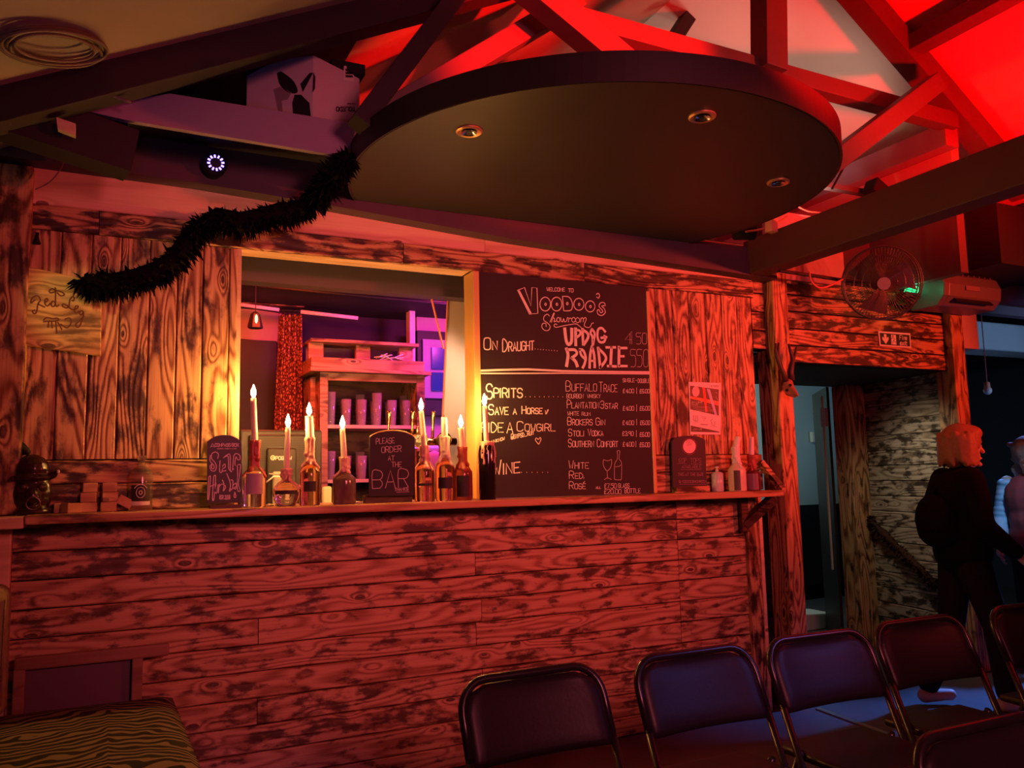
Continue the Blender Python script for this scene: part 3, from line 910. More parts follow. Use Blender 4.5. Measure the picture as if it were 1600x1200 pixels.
# napkins
for i, (px, py) in enumerate(((595, 570), (606, 572), (622, 571))):
    c = at(px, py + 6, Y=YS + .03); c.z = zu0 + .085
    mb = MB()
    for k in range(3):
        R = Matrix.Rotation(rnd.uniform(-.5, .5), 3, 'Y') @ Matrix.Rotation(rnd.uniform(-.6, .6), 3, 'Z')
        mb.box(c + Vector((rnd.uniform(-.01, .01), 0, k * .009)), (.07, .05, .004), R)
    q = mb.build('paper_napkin', WHITE, None, org=base_of(mb)); tag(q, ('leftmost', 'middle', 'rightmost')[i] + ' crumpled white napkin pile on the shelf unit', 'napkin', 'napkins on the shelf unit')
# glasses
def glass_mesh(h, r):
    m1 = MB()
    m1.lathe([(r * .72, 0), (r * .75, .004), (r, h), (r * .95, h), (r * .70, .012), (.001, .012)], (0, 0, 0), 14, cap=False)
    m1.add([(r * .72 * cos(2 * pi * k / 14), r * .72 * sin(2 * pi * k / 14), 0) for k in range(14)], [tuple(range(13, -1, -1))])
    return m1
PINKGLASS = mat('tumbler_glass', (.40, .32, .40), .10, spec=.9, alpha=.38)
gm = {}
def put_glass(x, y, z, h, r, lb, grp, name='tumbler'):
    k = (h, r)
    if k not in gm:
        o = glass_mesh(h, r).build(name, PINKGLASS, None, True, org=(0, 0, 0)); gm[k] = o.data
        bpy.data.objects.remove(o)
    o = bpy.data.objects.new(name, gm[k]); COL.objects.link(o); o.location = (x, y, z)
    tag(o, lb, 'glass', grp)
ORD = ('first', 'second', 'third', 'fourth', 'fifth', 'sixth')
for row, ys in enumerate((.07, .19)):
    for i in range(6):
        x = sx0 + .095 + i * (sx1 - sx0 - .19) / 5 + (row * .02 - .01)
        put_glass(x, YS + ys, zs[0], .17 if (i + row) % 3 else .215, .033, '%s tall tumbler from the left, %s row of the upper back bar shelf' % (ORD[i], ('front', 'rear')[row]), 'tumblers on the upper shelf')
        put_glass(x, YS + ys, zs[1], .15 if (i + row) % 3 else .18, .033, '%s tumbler from the left, %s row of the lower back bar shelf' % (ORD[i], ('front', 'rear')[row]), 'tumblers on the lower shelf')
# right of shelf: pillar, black framed blue window, pale panel
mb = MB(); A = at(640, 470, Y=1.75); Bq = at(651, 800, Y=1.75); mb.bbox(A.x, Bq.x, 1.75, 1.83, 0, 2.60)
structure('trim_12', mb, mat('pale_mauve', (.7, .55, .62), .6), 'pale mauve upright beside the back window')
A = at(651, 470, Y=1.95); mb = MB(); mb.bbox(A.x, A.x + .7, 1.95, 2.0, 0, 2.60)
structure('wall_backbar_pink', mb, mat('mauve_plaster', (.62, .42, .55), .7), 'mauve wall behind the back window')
t = thing('window_1', tuple(at(680, 640, Y=1.85)), 'black framed window glowing violet and blue', 'window', kind='structure')
wa = at(652, 516, Y=1.85); wb = at(745, 650, Y=1.85)
mb = MB(); mb.bbox(wa.x, wb.x, 1.85, 1.93, wb.z, wa.z); mb.build('window_frame', BLACK, t)
wi = at(660, 530, Y=1.84); wj = at(745, 624, Y=1.84)
mb = MB(); mb.bbox(wi.x, wj.x, 1.83, 1.85, wj.z, wi.z); mb.build('window_reveal', mat('violet_reveal', (.34, .28, .5), .6), t)
BLUEG = mat('blue_lit_pane', (.015, .02, .12), .2, emit=(.03, .06, .9), estr=.25)
for (y0, y1) in ((543, 579), (582, 612)):
    a_ = at(674, y0, Y=1.825); b_ = at(740, y1, Y=1.825)
    mb = MB(); mb.bbox(a_.x, b_.x, 1.81, 1.83, b_.z, a_.z); mb.build('pane', BLUEG, t)
# pale flap panel leaning at right
PALE = t = thing('leaning_board', (at(715, 800, Y=.76).x, .76, 0), 'tall pale board standing just inside the hatch right side', 'panel')
yb_ = .76
mb = MB(); q1 = at(700, 466, Y=yb_); q2 = at(760, 470, Y=yb_); q3 = at(684, 830, Y=yb_); k_ = q1 + (q3 - q1) * (q1.z / (q1.z - q3.z))
mb.prism([q1, q2, Vector((q2.x, yb_, 0)), Vector((k_.x, yb_, 0))], (0, .02, 0)); mb.build('board', mat('pale_board', (.78, .66, .58), .55), t)
mb = MB(); mb.tube([at(700, 466, Y=.75), at(684, 830, Y=.75)], .006); mb.build('edge_strip', mat('orange_edge', (.6, .3, .15), .5), t)
mb = MB(); mb.tube([at(673, 462, Y=.54), at(693, 545, Y=.54)], .006)
t = mb.build('orange_strap', mat('orange_strap_mat', (.75, .30, .12), .6), None, org=base_of(mb)); tag(t, 'orange strap hanging beside the pale board', 'strap')
mb = MB(); a_ = at(730, 608, Y=.74); b_ = at(736, 660, Y=.74); mb.bbox(a_.x, b_.x + .01, .745, .758, b_.z, a_.z)
mb.build('reflection_strip', LABELW, PALE)  # pale strip modelled in place of a reflected streak of light
# lower violet tube + draught tower
mb = MB(); a_ = at(655, 705, Y=1.0); b_ = at(760, 830, Y=1.0); mb.bbox(a_.x, b_.x, 1.0, 1.05, 0, a_.z)
t = thing('low_cupboard', base_of(mb), 'dark cupboard behind the taps with a violet light tube and drum', 'cupboard'); mb.build('front', DARKWALL, t)
mb = MB(); mb.tube([at(640, 699, Y=.98), at(760, 697, Y=.98)], .008); mb.build('light_tube', mat('violet_tube_mat', (.5, .2, .8), .4, emit=(.45, .08, .9), estr=1.2), t, True)
mb = MB(); a_ = at(672, 722, Y=.97); mb.ell(a_ + Vector((.03, 0, -.06)), (.10, .03, .13)); mb.build('drum_end', mat('violet_drum', (.6, .25, .6), .5), t, True)

# taps
YTp = .50
t = thing('beer_tap_rail', tuple(at(660, 790, Y=YTp)), 'brass beer tap rail with three handles and two round badges', 'beer tap')
zc_ = SHELF - .10
mb = MB(); A = at(596, 690, Y=YTp); Bq = at(712, 690, Y=YTp)
mb.tube([A, Bq], .022, 14); mb.build('rail_pipe', BRASS, t, True)
for x in (612, 690):
    q = at(x, 690, Y=YTp); mb = MB(); mb.tube([Vector((q.x, q.y, zc_)), q], .016, 12); mb.build('column', BRASS, t, True)
for x in (607, 644, 676):
    q = at(x, 690, Y=YTp); q1 = at(x, 673, Y=YTp - .02); q2 = at(x + 1, 642, Y=YTp - .03)
    mb = MB(); mb.tube([q, q1, q1.lerp(q2, .15), q1.lerp(q2, .6), q1.lerp(q2, .92), q2], [.008, .008, .006, .010, .013, .009], 10); mb.build('tap_handle', BRASS, t, True)
q = at(652, 676, Y=YTp - .01)
mb = MB(); mb.lathe([(.010, -.03), (.012, -.01), (.006, 0), (.011, .012), (.005, .022), (.008, .03), (.002, .038)], q, 12); mb.build('finial', BRASS, t, True)
for i, x in enumerate((657, 694)):
    q = at(x, 688, Y=YTp - .04)
    mb = MB(); mb.tube([q, q + Vector((0, .012, 0))], .044, 24); ob = mb.build('badge', mat('badge_dark%d' % i, (.06, .04, .03), .4), t)
    mb = MB(); mb.tube([q + Vector((.043 * cos(k * pi / 12), -.001, .043 * sin(k * pi / 12))) for k in range(24)], .0035, 6, closed=True); mb.build('badge_ring', BRASS, ob)
BADGES = [(t, at(657, 688, Y=YTp - .042)), (t, at(694, 688, Y=YTp - .042))]

# till
YTi = .48
t = thing('till_monitor', tuple(at(440, 792, Y=YTi)), 'black till screen seen from behind with ribbed casing', 'till')
A = at(374, 671, Y=YTi); Bq = at(503, 800, Y=YTi)
CASE = mat('till_casing', (.035, .034, .030), .45)
mb = MB(); mb.bbox(A.x, Bq.x, YTi, YTi + .06, Bq.z, A.z); ob = mb.build('casing', CASE, t); bevel(ob, .012, 3)
A2 = at(388, 679, Y=YTi); B2 = at(492, 800, Y=YTi)
mb = MB(); mb.bbox(A2.x, B2.x, YTi - .025, YTi, B2.z, A2.z); ob = mb.build('rear_shell', CASE, t); bevel(ob, .012, 3)
for k in range(11):
    z = A2.z - .025 - k * .011
    for (f0, f1) in ((.05, .28), (.72, .95)) if k > 3 else ((.05, .95),):
        mb = MB(); mb.bbox(A2.x + (B2.x - A2.x) * f0, A2.x + (B2.x - A2.x) * f1, YTi - .0275, YTi - .024, z, z + .004); mb.build('vent_rib', mat('vent_rib_mat', (.012, .012, .011), .5) if k == 0 and f0 < .1 else bpy.data.materials['vent_rib_mat'], t)
A3 = at(416, 700, Y=YTi - .03); B3 = at(462, 800, Y=YTi - .03)
mb = MB(); mb.bbox(A3.x, B3.x, YTi - .05, YTi - .025, B3.z, A3.z); stand = mb.build('stand_cover', CASE, t); bevel(stand, .012, 3)
TILL = (t, stand, A3, B3, YTi)
mb = MB(); A4 = at(425, 737, Y=YTi - .06); B4 = at(450, 785, Y=YTi - .06); mb.bbox(A4.x, B4.x, YTi - .09, YTi - .06, SHELF - .1, A4.z)
t = mb.build('white_router', mat('router_grey', (.55, .53, .5), .5), None, org=base_of(mb)); bevel(t, .008); tag(t, 'pale plastic box with cables below the till screen', 'box')
mb = MB(); mb.tube([at(412, 757, Y=.36), at(428, 744, Y=.34), at(455, 745, Y=.34), at(420, 740, Y=.36)], .004, 6)
t = mb.build('white_cable', WHITE, None, True, org=base_of(mb)); tag(t, 'white cable looping below the till screen', 'cable')
mb = MB(); A = at(505, 760, Y=.33); Bq = at(519, 788, Y=.33); mb.bbox(A.x, Bq.x, .33, .37, SHELF - .1, A.z)
t = mb.build('small_cup', mat('cream_cup', (.75, .68, .5), .5), None, org=base_of(mb)); bevel(t, .012); tag(t, 'small cream carton beside the till', 'carton')
# ------------------------------------------------------------------ writing
GL = {'A': '00 26 40|12 32', 'B': '00 06 36 45 44 33 03|33 42 41 30 00', 'C': '45 36 16 05 01 10 30 41', 'D': '00 06 26 44 42 20 00', 'E': '46 06 00 40|03 33',
      'F': '46 06 00|03 33', 'G': '45 36 16 05 01 10 30 41 43 23', 'H': '06 00|46 40|03 43', 'I': '06 00', 'J': '46 41 30 10 01', 'K': '06 00|46 03 40', 'L': '06 00 40',
      'M': '00 06 23 46 40', 'N': '00 06 40 46', 'O': '16 05 01 10 30 41 45 36 16', 'P': '00 06 36 45 44 33 03', 'Q': '16 05 01 10 30 41 45 36 16|22 40',
      'R': '00 06 36 45 44 33 03|23 40', 'S': '45 36 16 05 04 13 33 42 41 30 10 01', 'T': '06 46|26 20', 'U': '06 01 10 30 41 46', 'V': '06 20 46', 'W': '06 10 23 30 46',
      'X': '06 40|46 00', 'Y': '06 23 46|23 20', 'Z': '06 46 00 40', '0': '16 05 01 10 30 41 45 36 16', '1': '04 16 10', '2': '05 16 36 45 44 00 40', '3': '05 16 36 45 44 33 13|33 42 41 30 10 01',
      '4': '40 46 02 42|30 35', '5': '46 06 04 34 43 41 30 00', '6': '45 36 16 05 01 10 30 41 42 33 03', '7': '06 46 10', '8': '13 04 05 16 36 45 44 33 13 02 01 10 30 41 42 33',
      '9': '40 45 36 16 05 04 13 43', '$': '45 36 26 15 11 00 40|03 33', '.': '00 01', '-': '03 33', '|': '07 00', "'": '06 14', '_': '00 40', '@': '33 23 12 21 31 33 30 41 45 36 16 05 01 10 40',
      '(': '17 05 01 10', ')': '07 15 11 00', '!': '06 02|00 01', '?': '05 16 36 45 44 22|20 21', '/': '00 46', ',': '01 00', '&': '40 05 16 25 01 10 42'}
GW = {'I': 0.6, '.': 0.5, '1': 1.4, '|': .6, "'": 1, '(': 1.2, ')': 1.2, ' ': 2.4, '!': .6, ',': .5}


def glyph_lines(txt):
    """Polylines in em units (cap height 1) + total width; lower case = small capitals."""
    out = []; x = 0.0
    for ch in txt:
        if ch == ' ':
            x += .42; continue
        low = ch.islower(); s_ = .74 if low else 1.0
        g = GL.get(ch.upper())
        if g is None:
            x += .4; continue
        w = GW.get(ch.upper(), 4) / 6.0
        for pl in g.split('|'):
            out.append([(x + int(q[0]) / 6.0 * s_ * .92, int(q[1]) / 6.0 * s_) for q in pl.split()])
        x += (w * .92 + .20) * s_
    return out, max(x - .2, .1)


def smooth2(pl, k=6):
    n = len(pl); out = []
    if n < 3: return pl
    for i in range(n - 1):
        p0 = pl[max(i - 1, 0)]; p1 = pl[i]; p2 = pl[i + 1]; p3 = pl[min(i + 2, n - 1)]
        for j in range(k):
            t_ = j / k; a = t_ * t_; b = a * t_
            out.append(tuple(.5 * (2 * p1[c] + (p2[c] - p0[c]) * t_ + (2 * p0[c] - 5 * p1[c] + 4 * p2[c] - p3[c]) * a + (3 * p1[c] - p0[c] - 3 * p2[c] + p3[c]) * b) for c in (0, 1)))
    out.append(pl[-1])
    return out


def ell2(cx, cy, rx, ry, n=22):
    return [(cx + rx * cos(2 * pi * k / n), cy + ry * sin(2 * pi * k / n)) for k in range(n + 1)]


class Writer:
    """Draws flat strokes on a surface: a map from 2D to 3D plus a facing."""
    def __init__(s, fmap, out):
        s.f = fmap; s.o = Vector(out); s.mb = MB(); s.extra = []

    def stroke(s, pl, w, lift=.0012):
        P = [s.f(x, y) for x, y in pl]
        Q = [P[0]]
        for p in P[1:]:
            if (p - Q[-1]).length > 1e-5: Q.append(p)
        if len(Q) < 2: return s
        L = []; R = []
        for i, p in enumerate(Q):
            d_ = Q[min(i + 1, len(Q) - 1)] - Q[max(i - 1, 0)]
            if d_.length < 1e-7: d_ = Q[1] - Q[0]
            d_.normalize(); n_ = s.o.cross(d_).normalized() * (w / 2)
            e = Vector((0, 0, 0))
            if i == 0: e = -d_ * w * .35
            if i == len(Q) - 1: e = d_ * w * .35
            L.append(p + n_ + e); R.append(p - n_ + e)
        b = s.o * lift
        vs_ = [p + b for p in L] + [p + b for p in R]
        n = len(Q)
        s.mb.add(vs_, [(i, n + i, n + i + 1, i + 1) for i in range(n - 1)])
        return s

    def text(s, txt, x0, yb, x1, cap, w, slope=0.0, slant=0.0, jit=0.0, curve=True):
        """Fit txt between x0..x1 (2D units), baseline yb (2D y grows down), cap height cap."""
        ls, tw = glyph_lines(txt)
        keep = s.mb; s.mb = MB()
        kx = (x1 - x0) / tw
        for pl in ls:
            jx, jy = rnd.uniform(-jit, jit), rnd.uniform(-jit, jit)
            q = [(x0 + x * kx + y * cap * slant + jx, yb + (x * kx) * slope - y * cap + jy) for x, y in pl]
            if curve and len(q) > 5: q = smooth2(q, 3)
            s.stroke(q, w)
        s.extra.append(s.mb); s.mb = keep
        return s

    def lift(s, k):
        for m_ in [s.mb] + s.extra:
            for v_ in m_.v: v_ += s.o * k
        return s

    def dots(s, x0, x1, y, n, w, slope=0):
        for i in range(n):
            x = x0 + (x1 - x0) * i / (n - 1)
            s.stroke([(x - .001, y + (x - x0) * slope), (x + .9, y + (x - x0) * slope)], w)
        return s

    def done(s, name, m, parent):
        o = None
        for m_ in [s.mb] + s.extra:
            if m_.v:
                o = m_.build(name, m, parent)
        return o


# menu board --------------------------------------------------------------
YM = -.018
c0 = at(748, 434, Y=YM); c1 = at(1022, 772, Y=YM)
ZM1 = 2.452; ZM0 = SHELF + .002
t = thing('menu_board', ((c0.x + c1.x) / 2, YM, ZM0), 'large black menu chalkboard listing drinks and prices', 'chalkboard')
zsp = at(880, 579, Y=YM).z
mb = MB(); mb.bbox(c0.x, c1.x, YM, YM + .015, zsp + .001, ZM1); mb.build('upper_panel', BOARD, t)
mb = MB(); mb.bbox(c0.x, c1.x, YM, YM + .015, ZM0, zsp - .001); mb.build('lower_panel', BOARD, t)
FRAMEW = mat('orange_pine_frame', (.66, .40, .16), .45, noise=.12, nscale=12)
mb = MB(); mb.bbox(c0.x - .035, c0.x, YM - .006, YM + .12, ZM0, ZM1); bevel(mb.build('frame_side', FRAMEW, t), .003)
mb = MB(); mb.bbox(c1.x, c1.x + .022, YM - .004, YM + .03, ZM0, ZM1 - .02); bevel(mb.build('frame_side', FRAMEW, t), .003)


def crop(ox, oy, k, Y):
    return lambda x, y: at(ox + x * k, oy + y * k, Y=Y)


Yw = YM
W1 = lambda: Writer(crop(800, 440, .14375, Yw), OUT)
px = 1 / 333.0 * 1.08     # rough metres per photo pixel on the board
w = W1()
for pl in [[(60, 95), (135, 65), (205, 265), (215, 65), (270, 70), (280, 345), (190, 355), (60, 95)], [(72, 105), (198, 345)], [(80, 100), (206, 342)]]:
    w.stroke(pl, .0050)
for (cx, cy, rx, ry) in ((360, 245, 58, 75), (483, 245, 58, 75), (725, 247, 55, 65), (848, 270, 52, 60)):
    w.stroke(ell2(cx, cy, rx, ry), .0052); w.stroke(ell2(cx + 4, cy + 2, 9, 13, 10), .0048)
w.stroke(smooth2([(548, 160), (620, 170), (655, 240), (640, 310), (560, 318)]) + [(548, 160)], .0052); w.stroke(ell2(600, 240, 9, 14, 10), .0048)
w.stroke(smooth2([(915, 140), (935, 128), (950, 150), (940, 180), (918, 168)]), .005)
w.stroke(smooth2([(1015, 262), (1000, 230), (960, 233), (945, 270), (975, 305), (985, 328), (962, 338), (945, 308), (925, 315), (935, 355), (975, 368), (1010, 340), (1005, 300), (975, 268), (992, 262), (1015, 262)]), .0050)
w.done('heading_voodoos', CHALK, t)
w = W1(); w.text('WELCOME', 378, 103, 572, 38, .0034, .02); w.text('TO', 612, 114, 664, 38, .0034, .02); w.done('welcome_text', CHALK, t)
w = W1()
for pl in [[(405, 375), (385, 355), (350, 375), (345, 420), (385, 450), (412, 485), (400, 525), (360, 532), (325, 500), (330, 460), (365, 455), (370, 490)],
           [(412, 440), (430, 395), (452, 345), (458, 350), (440, 400), (428, 442)], [(430, 420), (450, 395), (462, 408), (456, 438), (480, 428)],
           ell2(502, 415, 17, 24), [(528, 392), (534, 430), (550, 436), (560, 402), (570, 436), (590, 430), (600, 392)], [(600, 392), (615, 400), (612, 440)], [(612, 412), (630, 396), (645, 405)],
           ell2(668, 416, 20, 25), ell2(712, 420, 22, 27), [(745, 442), (748, 395)], [(748, 412), (764, 392), (775, 410), (772, 438)],
           [(775, 410), (795, 390), (806, 410), (790, 450), (785, 482), (820, 500), (850, 490), (865, 458), (885, 450)],
           [(490, 470), (470, 460), (455, 480), (480, 497), (560, 480), (650, 465), (700, 462), (752, 502)]]:
    w.stroke(smooth2(pl, 4), .0042)
w.done('showroom_text', CHALK, t)
w = W1()
for pl, wd in [([(572, 512), (588, 640), (612, 682), (645, 650), (648, 515)], .019), ([(690, 512), (692, 690)], .018), ([(690, 525), (735, 535), (738, 575), (695, 612)], .013), ([(764, 515), (772, 685)], .016),
               ([(766, 525), (818, 560), (825, 610), (780, 683)], .016), ([(868, 518), (852, 560), (872, 600), (876, 685)], .014), ([(872, 520), (897, 565), (888, 640), (880, 685)], .013),
               ([(1012, 545), (975, 506), (935, 522), (928, 600), (950, 655), (998, 655), (1012, 612), (968, 612)], .014), ([(1000, 590), (1028, 605)], .012)]:
    w.stroke(smooth2(pl, 4), wd)
w.done('draught_name', CHALK, t)
w = W1()
for pl, wd in [([(590, 730), (608, 800), (592, 915)], .019), ([(590, 742), (680, 742), (702, 785), (650, 828)], .016), ([(650, 828), (690, 870), (708, 918)], .019),
               ([(735, 738), (775, 752), (800, 830), (785, 900), (768, 935)], .015), ([(735, 745), (752, 800), (785, 835)], .014), ([(842, 935), (848, 800), (868, 705)], .016), ([(868, 705), (892, 800), (898, 930)], .016), ([(850, 862), (895, 862)], .012),
               ([(935, 720), (958, 935)], .017), ([(940, 730), (1005, 795), (1018, 850), (962, 932)], .016), ([(1022, 715), (1122, 715)], .014), ([(1080, 715), (1070, 920)], .018), ([(1038, 918), (1128, 922)], .014),
               ([(1162, 712), (1160, 920)], .018), ([(1165, 722), (1245, 722)], .014), ([(1165, 812), (1215, 812)], .013), ([(1165, 918), (1248, 918)], .014)]:
    w.stroke(smooth2(pl, 4) if len(pl) > 2 else pl, wd)
w.done('draught_name', CHALK, t)
w = W1(); w.text('4', 1228, 678, 1300, 140, .0026); w.text('50', 1352, 678, 1462, 118, .0026); w.text('550', 1290, 925, 1480, 185, .0026); w.done('price_text', CHALKDIM, t)
W2 = lambda: Writer(crop(730, 420, .1875, Yw), OUT)
w = W2(); w.text('On', 140, 672, 245, 96, .0060, .02); w.text('Draught', 295, 690, 552, 98, .0060, -.06); w.dots(565, 748, 668, 9, .004, .09); w.done('on_draught_text', CHALK, t)
w = W2(); w.stroke([(100, 850), (300, 842), (500, 838), (800, 852), (1150, 858), (1525, 862)], .011); w.stroke([(78, 872), (400, 872), (800, 870), (1530, 876)], .007); w.done('divider_line', CHALK, t)
W3 = lambda: Writer(crop(730, 570, .1875, Yw), OUT)
w = W3(); w.text('S', 160, 282, 208, 120, .0065); w.text('PIRITS', 222, 272, 458, 74, .0065, 0); w.dots(485, 795, 266, 9, .004); w.done('spirits_text', CHALK, t)
w = W3(); w.text('Save', 178, 415, 338, 82, .0052, .0); w.text('A', 382, 412, 410, 46, .005); w.text('Horse', 455, 408, 622, 62, .0052); w.stroke(smooth2([(650, 380), (655, 412), (676, 378), (668, 378), (655, 410)]), .003); w.done('save_a_horse_text', CHALK, t)
w = W3(); w.text('RIDE', 122, 562, 300, 78, .0042); w.text('A', 330, 568, 380, 88, .0042); w.text('Cowgirl', 415, 552, 728, 78, .0042); w.done('ride_a_cowgirl_text', CHALK, t)
w = W3(); w.text('@gypsd_rum', 365, 622, 548, 44, .0034, -.22); w.text('unknow', 205, 655, 308, 32, .003, -.28); w.done('tag_text', CHALK, t)
w = W3(); w.stroke(smooth2([(592, 660), (568, 628), (575, 610), (592, 622), (606, 606), (614, 622), (596, 662)]), .0036); w.done('heart', CHALK, t)
w = W3(); w.text('Wine', 215, 920, 432, 118, .0065, -.10); w.dots(452, 670, 896, 6, .004); w.done('wine_text', CHALK, t)
w = W3()
for (s_, x0, yb, x1, cap, wd) in [('Buffalo', 822, 220, 1075, 82, .0030), ('Trace', 1098, 226, 1248, 82, .0030), ('BOURBON', 828, 278, 968, 34, .0024), ('WHISKY', 1000, 276, 1110, 30, .0024),
                                  ('Plantation', 832, 362, 1095, 66, .0032), ('3', 1110, 362, 1138, 60, .0032), ('STAR', 1150, 366, 1252, 44, .0032), ('WHITE', 836, 422, 930, 32, .0024), ('RUM', 955, 424, 1024, 28, .0022),
                                  ('Brokers', 836, 502, 1040, 62, .0034), ('Gin', 1072, 502, 1145, 58, .0034), ('Stoli', 842, 594, 970, 58, .0034), ('Vodka', 1005, 592, 1130, 56, .0034),
                                  ('Southern', 842, 684, 1052, 64, .0036), ('Comfort', 1082, 684, 1252, 62, .0036)]:
    w.text(s_, x0, yb, x1, cap, wd)
w.done('spirits_list', CHALK, t)
w = W3()
for (s_, x0, yb, x1, cap) in [('SINGLE', 1296, 144, 1392, 30), ('-', 1402, 142, 1414, 24), ('DOUBLE', 1422, 150, 1520, 32), ('$4.00', 1296, 234, 1388, 32), ('|', 1411, 240, 1414, 42), ('$6.00', 1436, 236, 1518, 32),
                              ('$4.00', 1296, 380, 1388, 34), ('|', 1411, 388, 1414, 48), ('$6.00', 1436, 380, 1522, 34), ('$4.00', 1294, 500, 1388, 34), ('|', 1411, 502, 1414, 42), ('$6.00', 1440, 500, 1522, 34),
                              ('$3.90', 1292, 590, 1384, 34), ('|', 1409, 600, 1412, 46), ('$6.00', 1436, 598, 1520, 34), ('$4.00', 1296, 680, 1388, 36), ('|', 1405, 684, 1408, 42), ('$6.00', 1436, 684, 1520, 36)]:
    w.text(s_, x0, yb, x1, cap, .0028)
w.done('spirits_prices', CHALK, t)
w = W3()
for (s_, x0, yb, x1, cap, wd) in [('White', 846, 864, 1008, 66, .0030), ('Red.', 850, 948, 975, 60, .0030), ('Rose', 850, 1034, 984, 58, .0030), ('ALL', 1072, 1032, 1112, 18, .0026), ('$7.50', 1142, 1028, 1242, 38, .0024),
                                  ('GLASS', 1258, 1024, 1350, 34, .0026), ('$20.00', 1140, 1074, 1282, 36, .0024), ('BOTTLE', 1312, 1068, 1442, 36, .0028)]:
    w.text(s_, x0, yb, x1, cap, wd)
w.stroke([(965, 985), (980, 972)], .003)
w.done('wine_list', CHALK, t)
w = W3()
w.stroke(smooth2([(1135, 790), (1132, 830), (1150, 870), (1168, 882), (1190, 862), (1203, 820), (1200, 788)]), .0030); w.stroke(smooth2([(1135, 790), (1168, 800), (1200, 788)]), .0024); w.stroke([(1165, 882), (1168, 945)], .0028); w.stroke(smooth2([(1142, 958), (1168, 942), (1200, 956)]), .0028)
w.stroke(smooth2([(1248, 718), (1270, 718), (1266, 760), (1268, 790), (1285, 820), (1284, 945), (1272, 958), (1232, 956), (1226, 940), (1228, 830), (1248, 790), (1252, 760), (1248, 718)]), .0028); w.stroke([(1232, 850), (1262, 848), (1278, 835)], .0024)
w.done('glass_and_bottle_drawing', CHALKDIM, t)
# ------------------------------------------------------------------ shelf things
def dep(p): return (Vector(p) - CAM).dot(FW)
def prad(px_, p): return px_ * dep(p) / FOC


def prof_r(prof, z):
    for (r0, z0), (r1, z1) in zip(prof, prof[1:]):
        if z0 <= z <= z1 and z1 > z0:
            return r0 + (r1 - r0) * (z - z0) / (z1 - z0)
    return prof[-1][0] if z > prof[-1][1] else prof[0][0]


def wax_drips(mb_, c, prof, base_z, z_top, z_bot, n, seed, wmin=.003, wmax=.0058):
    """Runs of wax that follow the bottle's outline downwards."""
    rr = random.Random(seed)
    for k in range(n):
        a = 2 * pi * k / n + rr.uniform(-.3, .3)
        zl_ = z_top - (z_top - z_bot) * rr.uniform(.3, 1.0)
        w_ = rr.uniform(wmin, wmax); P_ = []; R_ = []
        m_ = 9
        for i in range(m_ + 1):
            z = z_top + (zl_ - z_top) * i / m_
            r_ = prof_r(prof, z - base_z) + w_ * .25
            a2 = a + .06 * sin(i * 1.3 + k)
            P_.append(Vector((c.x + r_ * cos(a2), c.y + r_ * sin(a2), z))); R_.append(w_ * (1.0 - .25 * sin(pi * i / m_)))
        R_[-1] = w_ * 1.25
        mb_.chain(P_, R_, 8)


